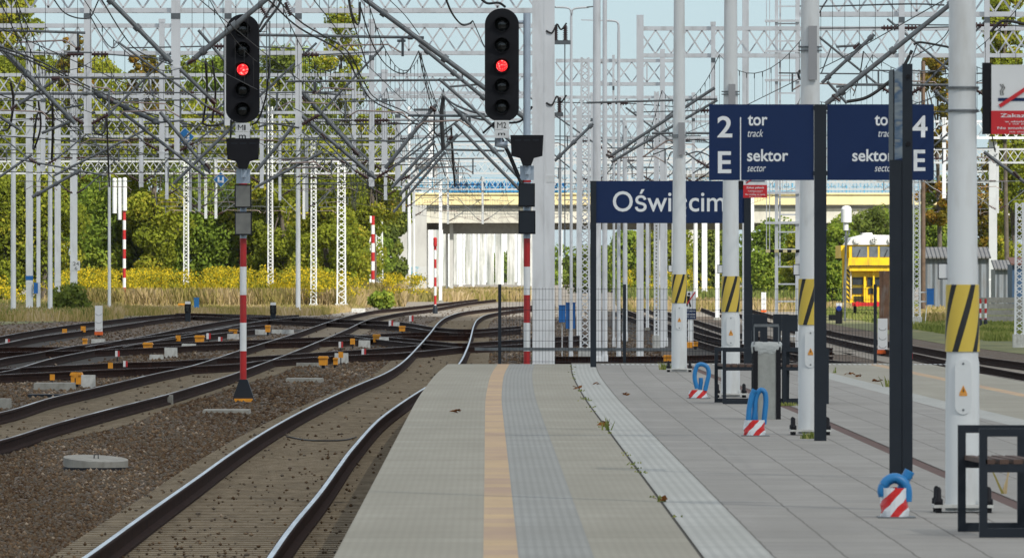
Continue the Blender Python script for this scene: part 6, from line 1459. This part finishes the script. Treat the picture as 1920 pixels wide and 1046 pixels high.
herb(2500, (1700, 1800), (592, 612), (.15, .6), (.02, .05), 'drygrass', 'tall_grass', 'tall grass in front of the grey shed')
for pts, nm in (([(1540,563),(2100,563),(2100,690),(1920,664),(1772,645),(1640,622),(1540,604)], 'grass_bank'), ([(-200,560),(760,560),(600,586),(300,590),(100,604),(-200,618)], 'weed_field'), ([(1160,553),(1560,553),(1560,590),(1400,572),(1160,556)], 'grass_verge')):
    mb = MB(); mb.add([G(x, y, GZ+.008) for x, y in pts], [tuple(range(len(pts)))]); struct(nm, mb, M['turf'])
# far belt of trees closing the horizon
for x0, x1, y0, Yq, nm in ((700, 1000, 470, 1500, 'distant wood seen under the bridge'), (1000, 2000, 452, 1300, 'distant wood along the right horizon')):
    s = Yq/F; k = 60; cen = np.stack([RNG.uniform((x0-960)*s, (x1-960)*s, k), RNG.uniform(Yq, Yq+20, k), RNG.uniform(GZ, P(0, y0, Yq).z-1, k)], 1); rad = np.stack([RNG.uniform(1.2, 3, k)]*2+[RNG.uniform(.8, 1.8, k)], 1)
    V, Fq, idx = leaves(cen, rad, 16000, .3); V[:, 2] = np.maximum(V[:, 2], GZ); tag(big_mesh('distant_wood', V, Fq, M['leafB'], None, np.clip(RNG.random(k)[idx]*.5+RNG.random(16000)*.5, 0, 1)), nm, 'wood', kind='stuff')
# ================================================================ THIN CLOUD shading the platform and the near yard
b = NB('thin_cloud'); d = b.n('ShaderNodeBsdfDiffuse'); d.inputs[0].default_value = (.9,.9,.9,1); t = b.n('ShaderNodeBsdfTransparent'); mx = b.n('ShaderNodeMixShader'); mx.inputs[0].default_value = .56
b.l(t.outputs[0], mx.inputs[1]); b.l(d.outputs[0], mx.inputs[2]); b.l(mx.outputs[0], b.o.inputs[0])
ZC = 500.0; off = Vector((sdir.x, sdir.y, 0))*(ZC/sdir.z); mb = MB(); ring = []; rn = 48
edge = [(-260,570),(-120,555),(-60,556),(-28,548),(-14,515),(-6,494),(6,452),(16,418),(50,402),(130,395),(240,380),(260,200),(265,-100),(250,-400),(120,-520),(-100,-530),(-240,-420),(-270,-100),(-265,250)]
loop = catmull([Vector((a_, c_, 0)) for a_, c_ in edge+[edge[0]]], 4)[:-1]; rn = len(loop); cen = sum(loop, Vector((0,0,0)))/rn; vs = []
for j, (f, dz) in enumerate(((1, 0), (.97, -5), (.93, 14), (.7, 30))):
    for k, p in enumerate(loop): q = cen+(p-cen)*(f+.008*math.sin(k*1.3)); vs.append((q.x+off.x, q.y+off.y, ZC+dz))
mb.smooth = True; fs = []
for a_, c_ in ((1, 0), (0, 2), (2, 3)): fs += [(a_*rn+k, a_*rn+(k+1) % rn, c_*rn+(k+1) % rn, c_*rn+k) for k in range(rn)]
fs += [tuple(range(rn, 2*rn))[::-1], tuple(range(3*rn, 4*rn))]; mb.add(vs, fs); struct('cloud', mb, b.m)
# ================================================================ AIR
hz = bpy.data.materials.new('haze_air'); hz.use_nodes = True; t_ = hz.node_tree; t_.nodes.clear(); o_ = t_.nodes.new('ShaderNodeOutputMaterial'); v_ = t_.nodes.new('ShaderNodeVolumePrincipled')
v_.inputs['Color'].default_value = (.93, .96, 1, 1); v_.inputs['Density'].default_value = .00002; v_.inputs['Anisotropy'].default_value = 0.0; t_.links.new(v_.outputs[0], o_.inputs['Volume'])
mb = MB(); mb.box(-6500, 6500, -400, 14500, GZ-1, 40); o = link('haze', mb, hz); tag(o, 'pale summer air softening the far masts, bridge and trees', 'haze', kind='stuff')
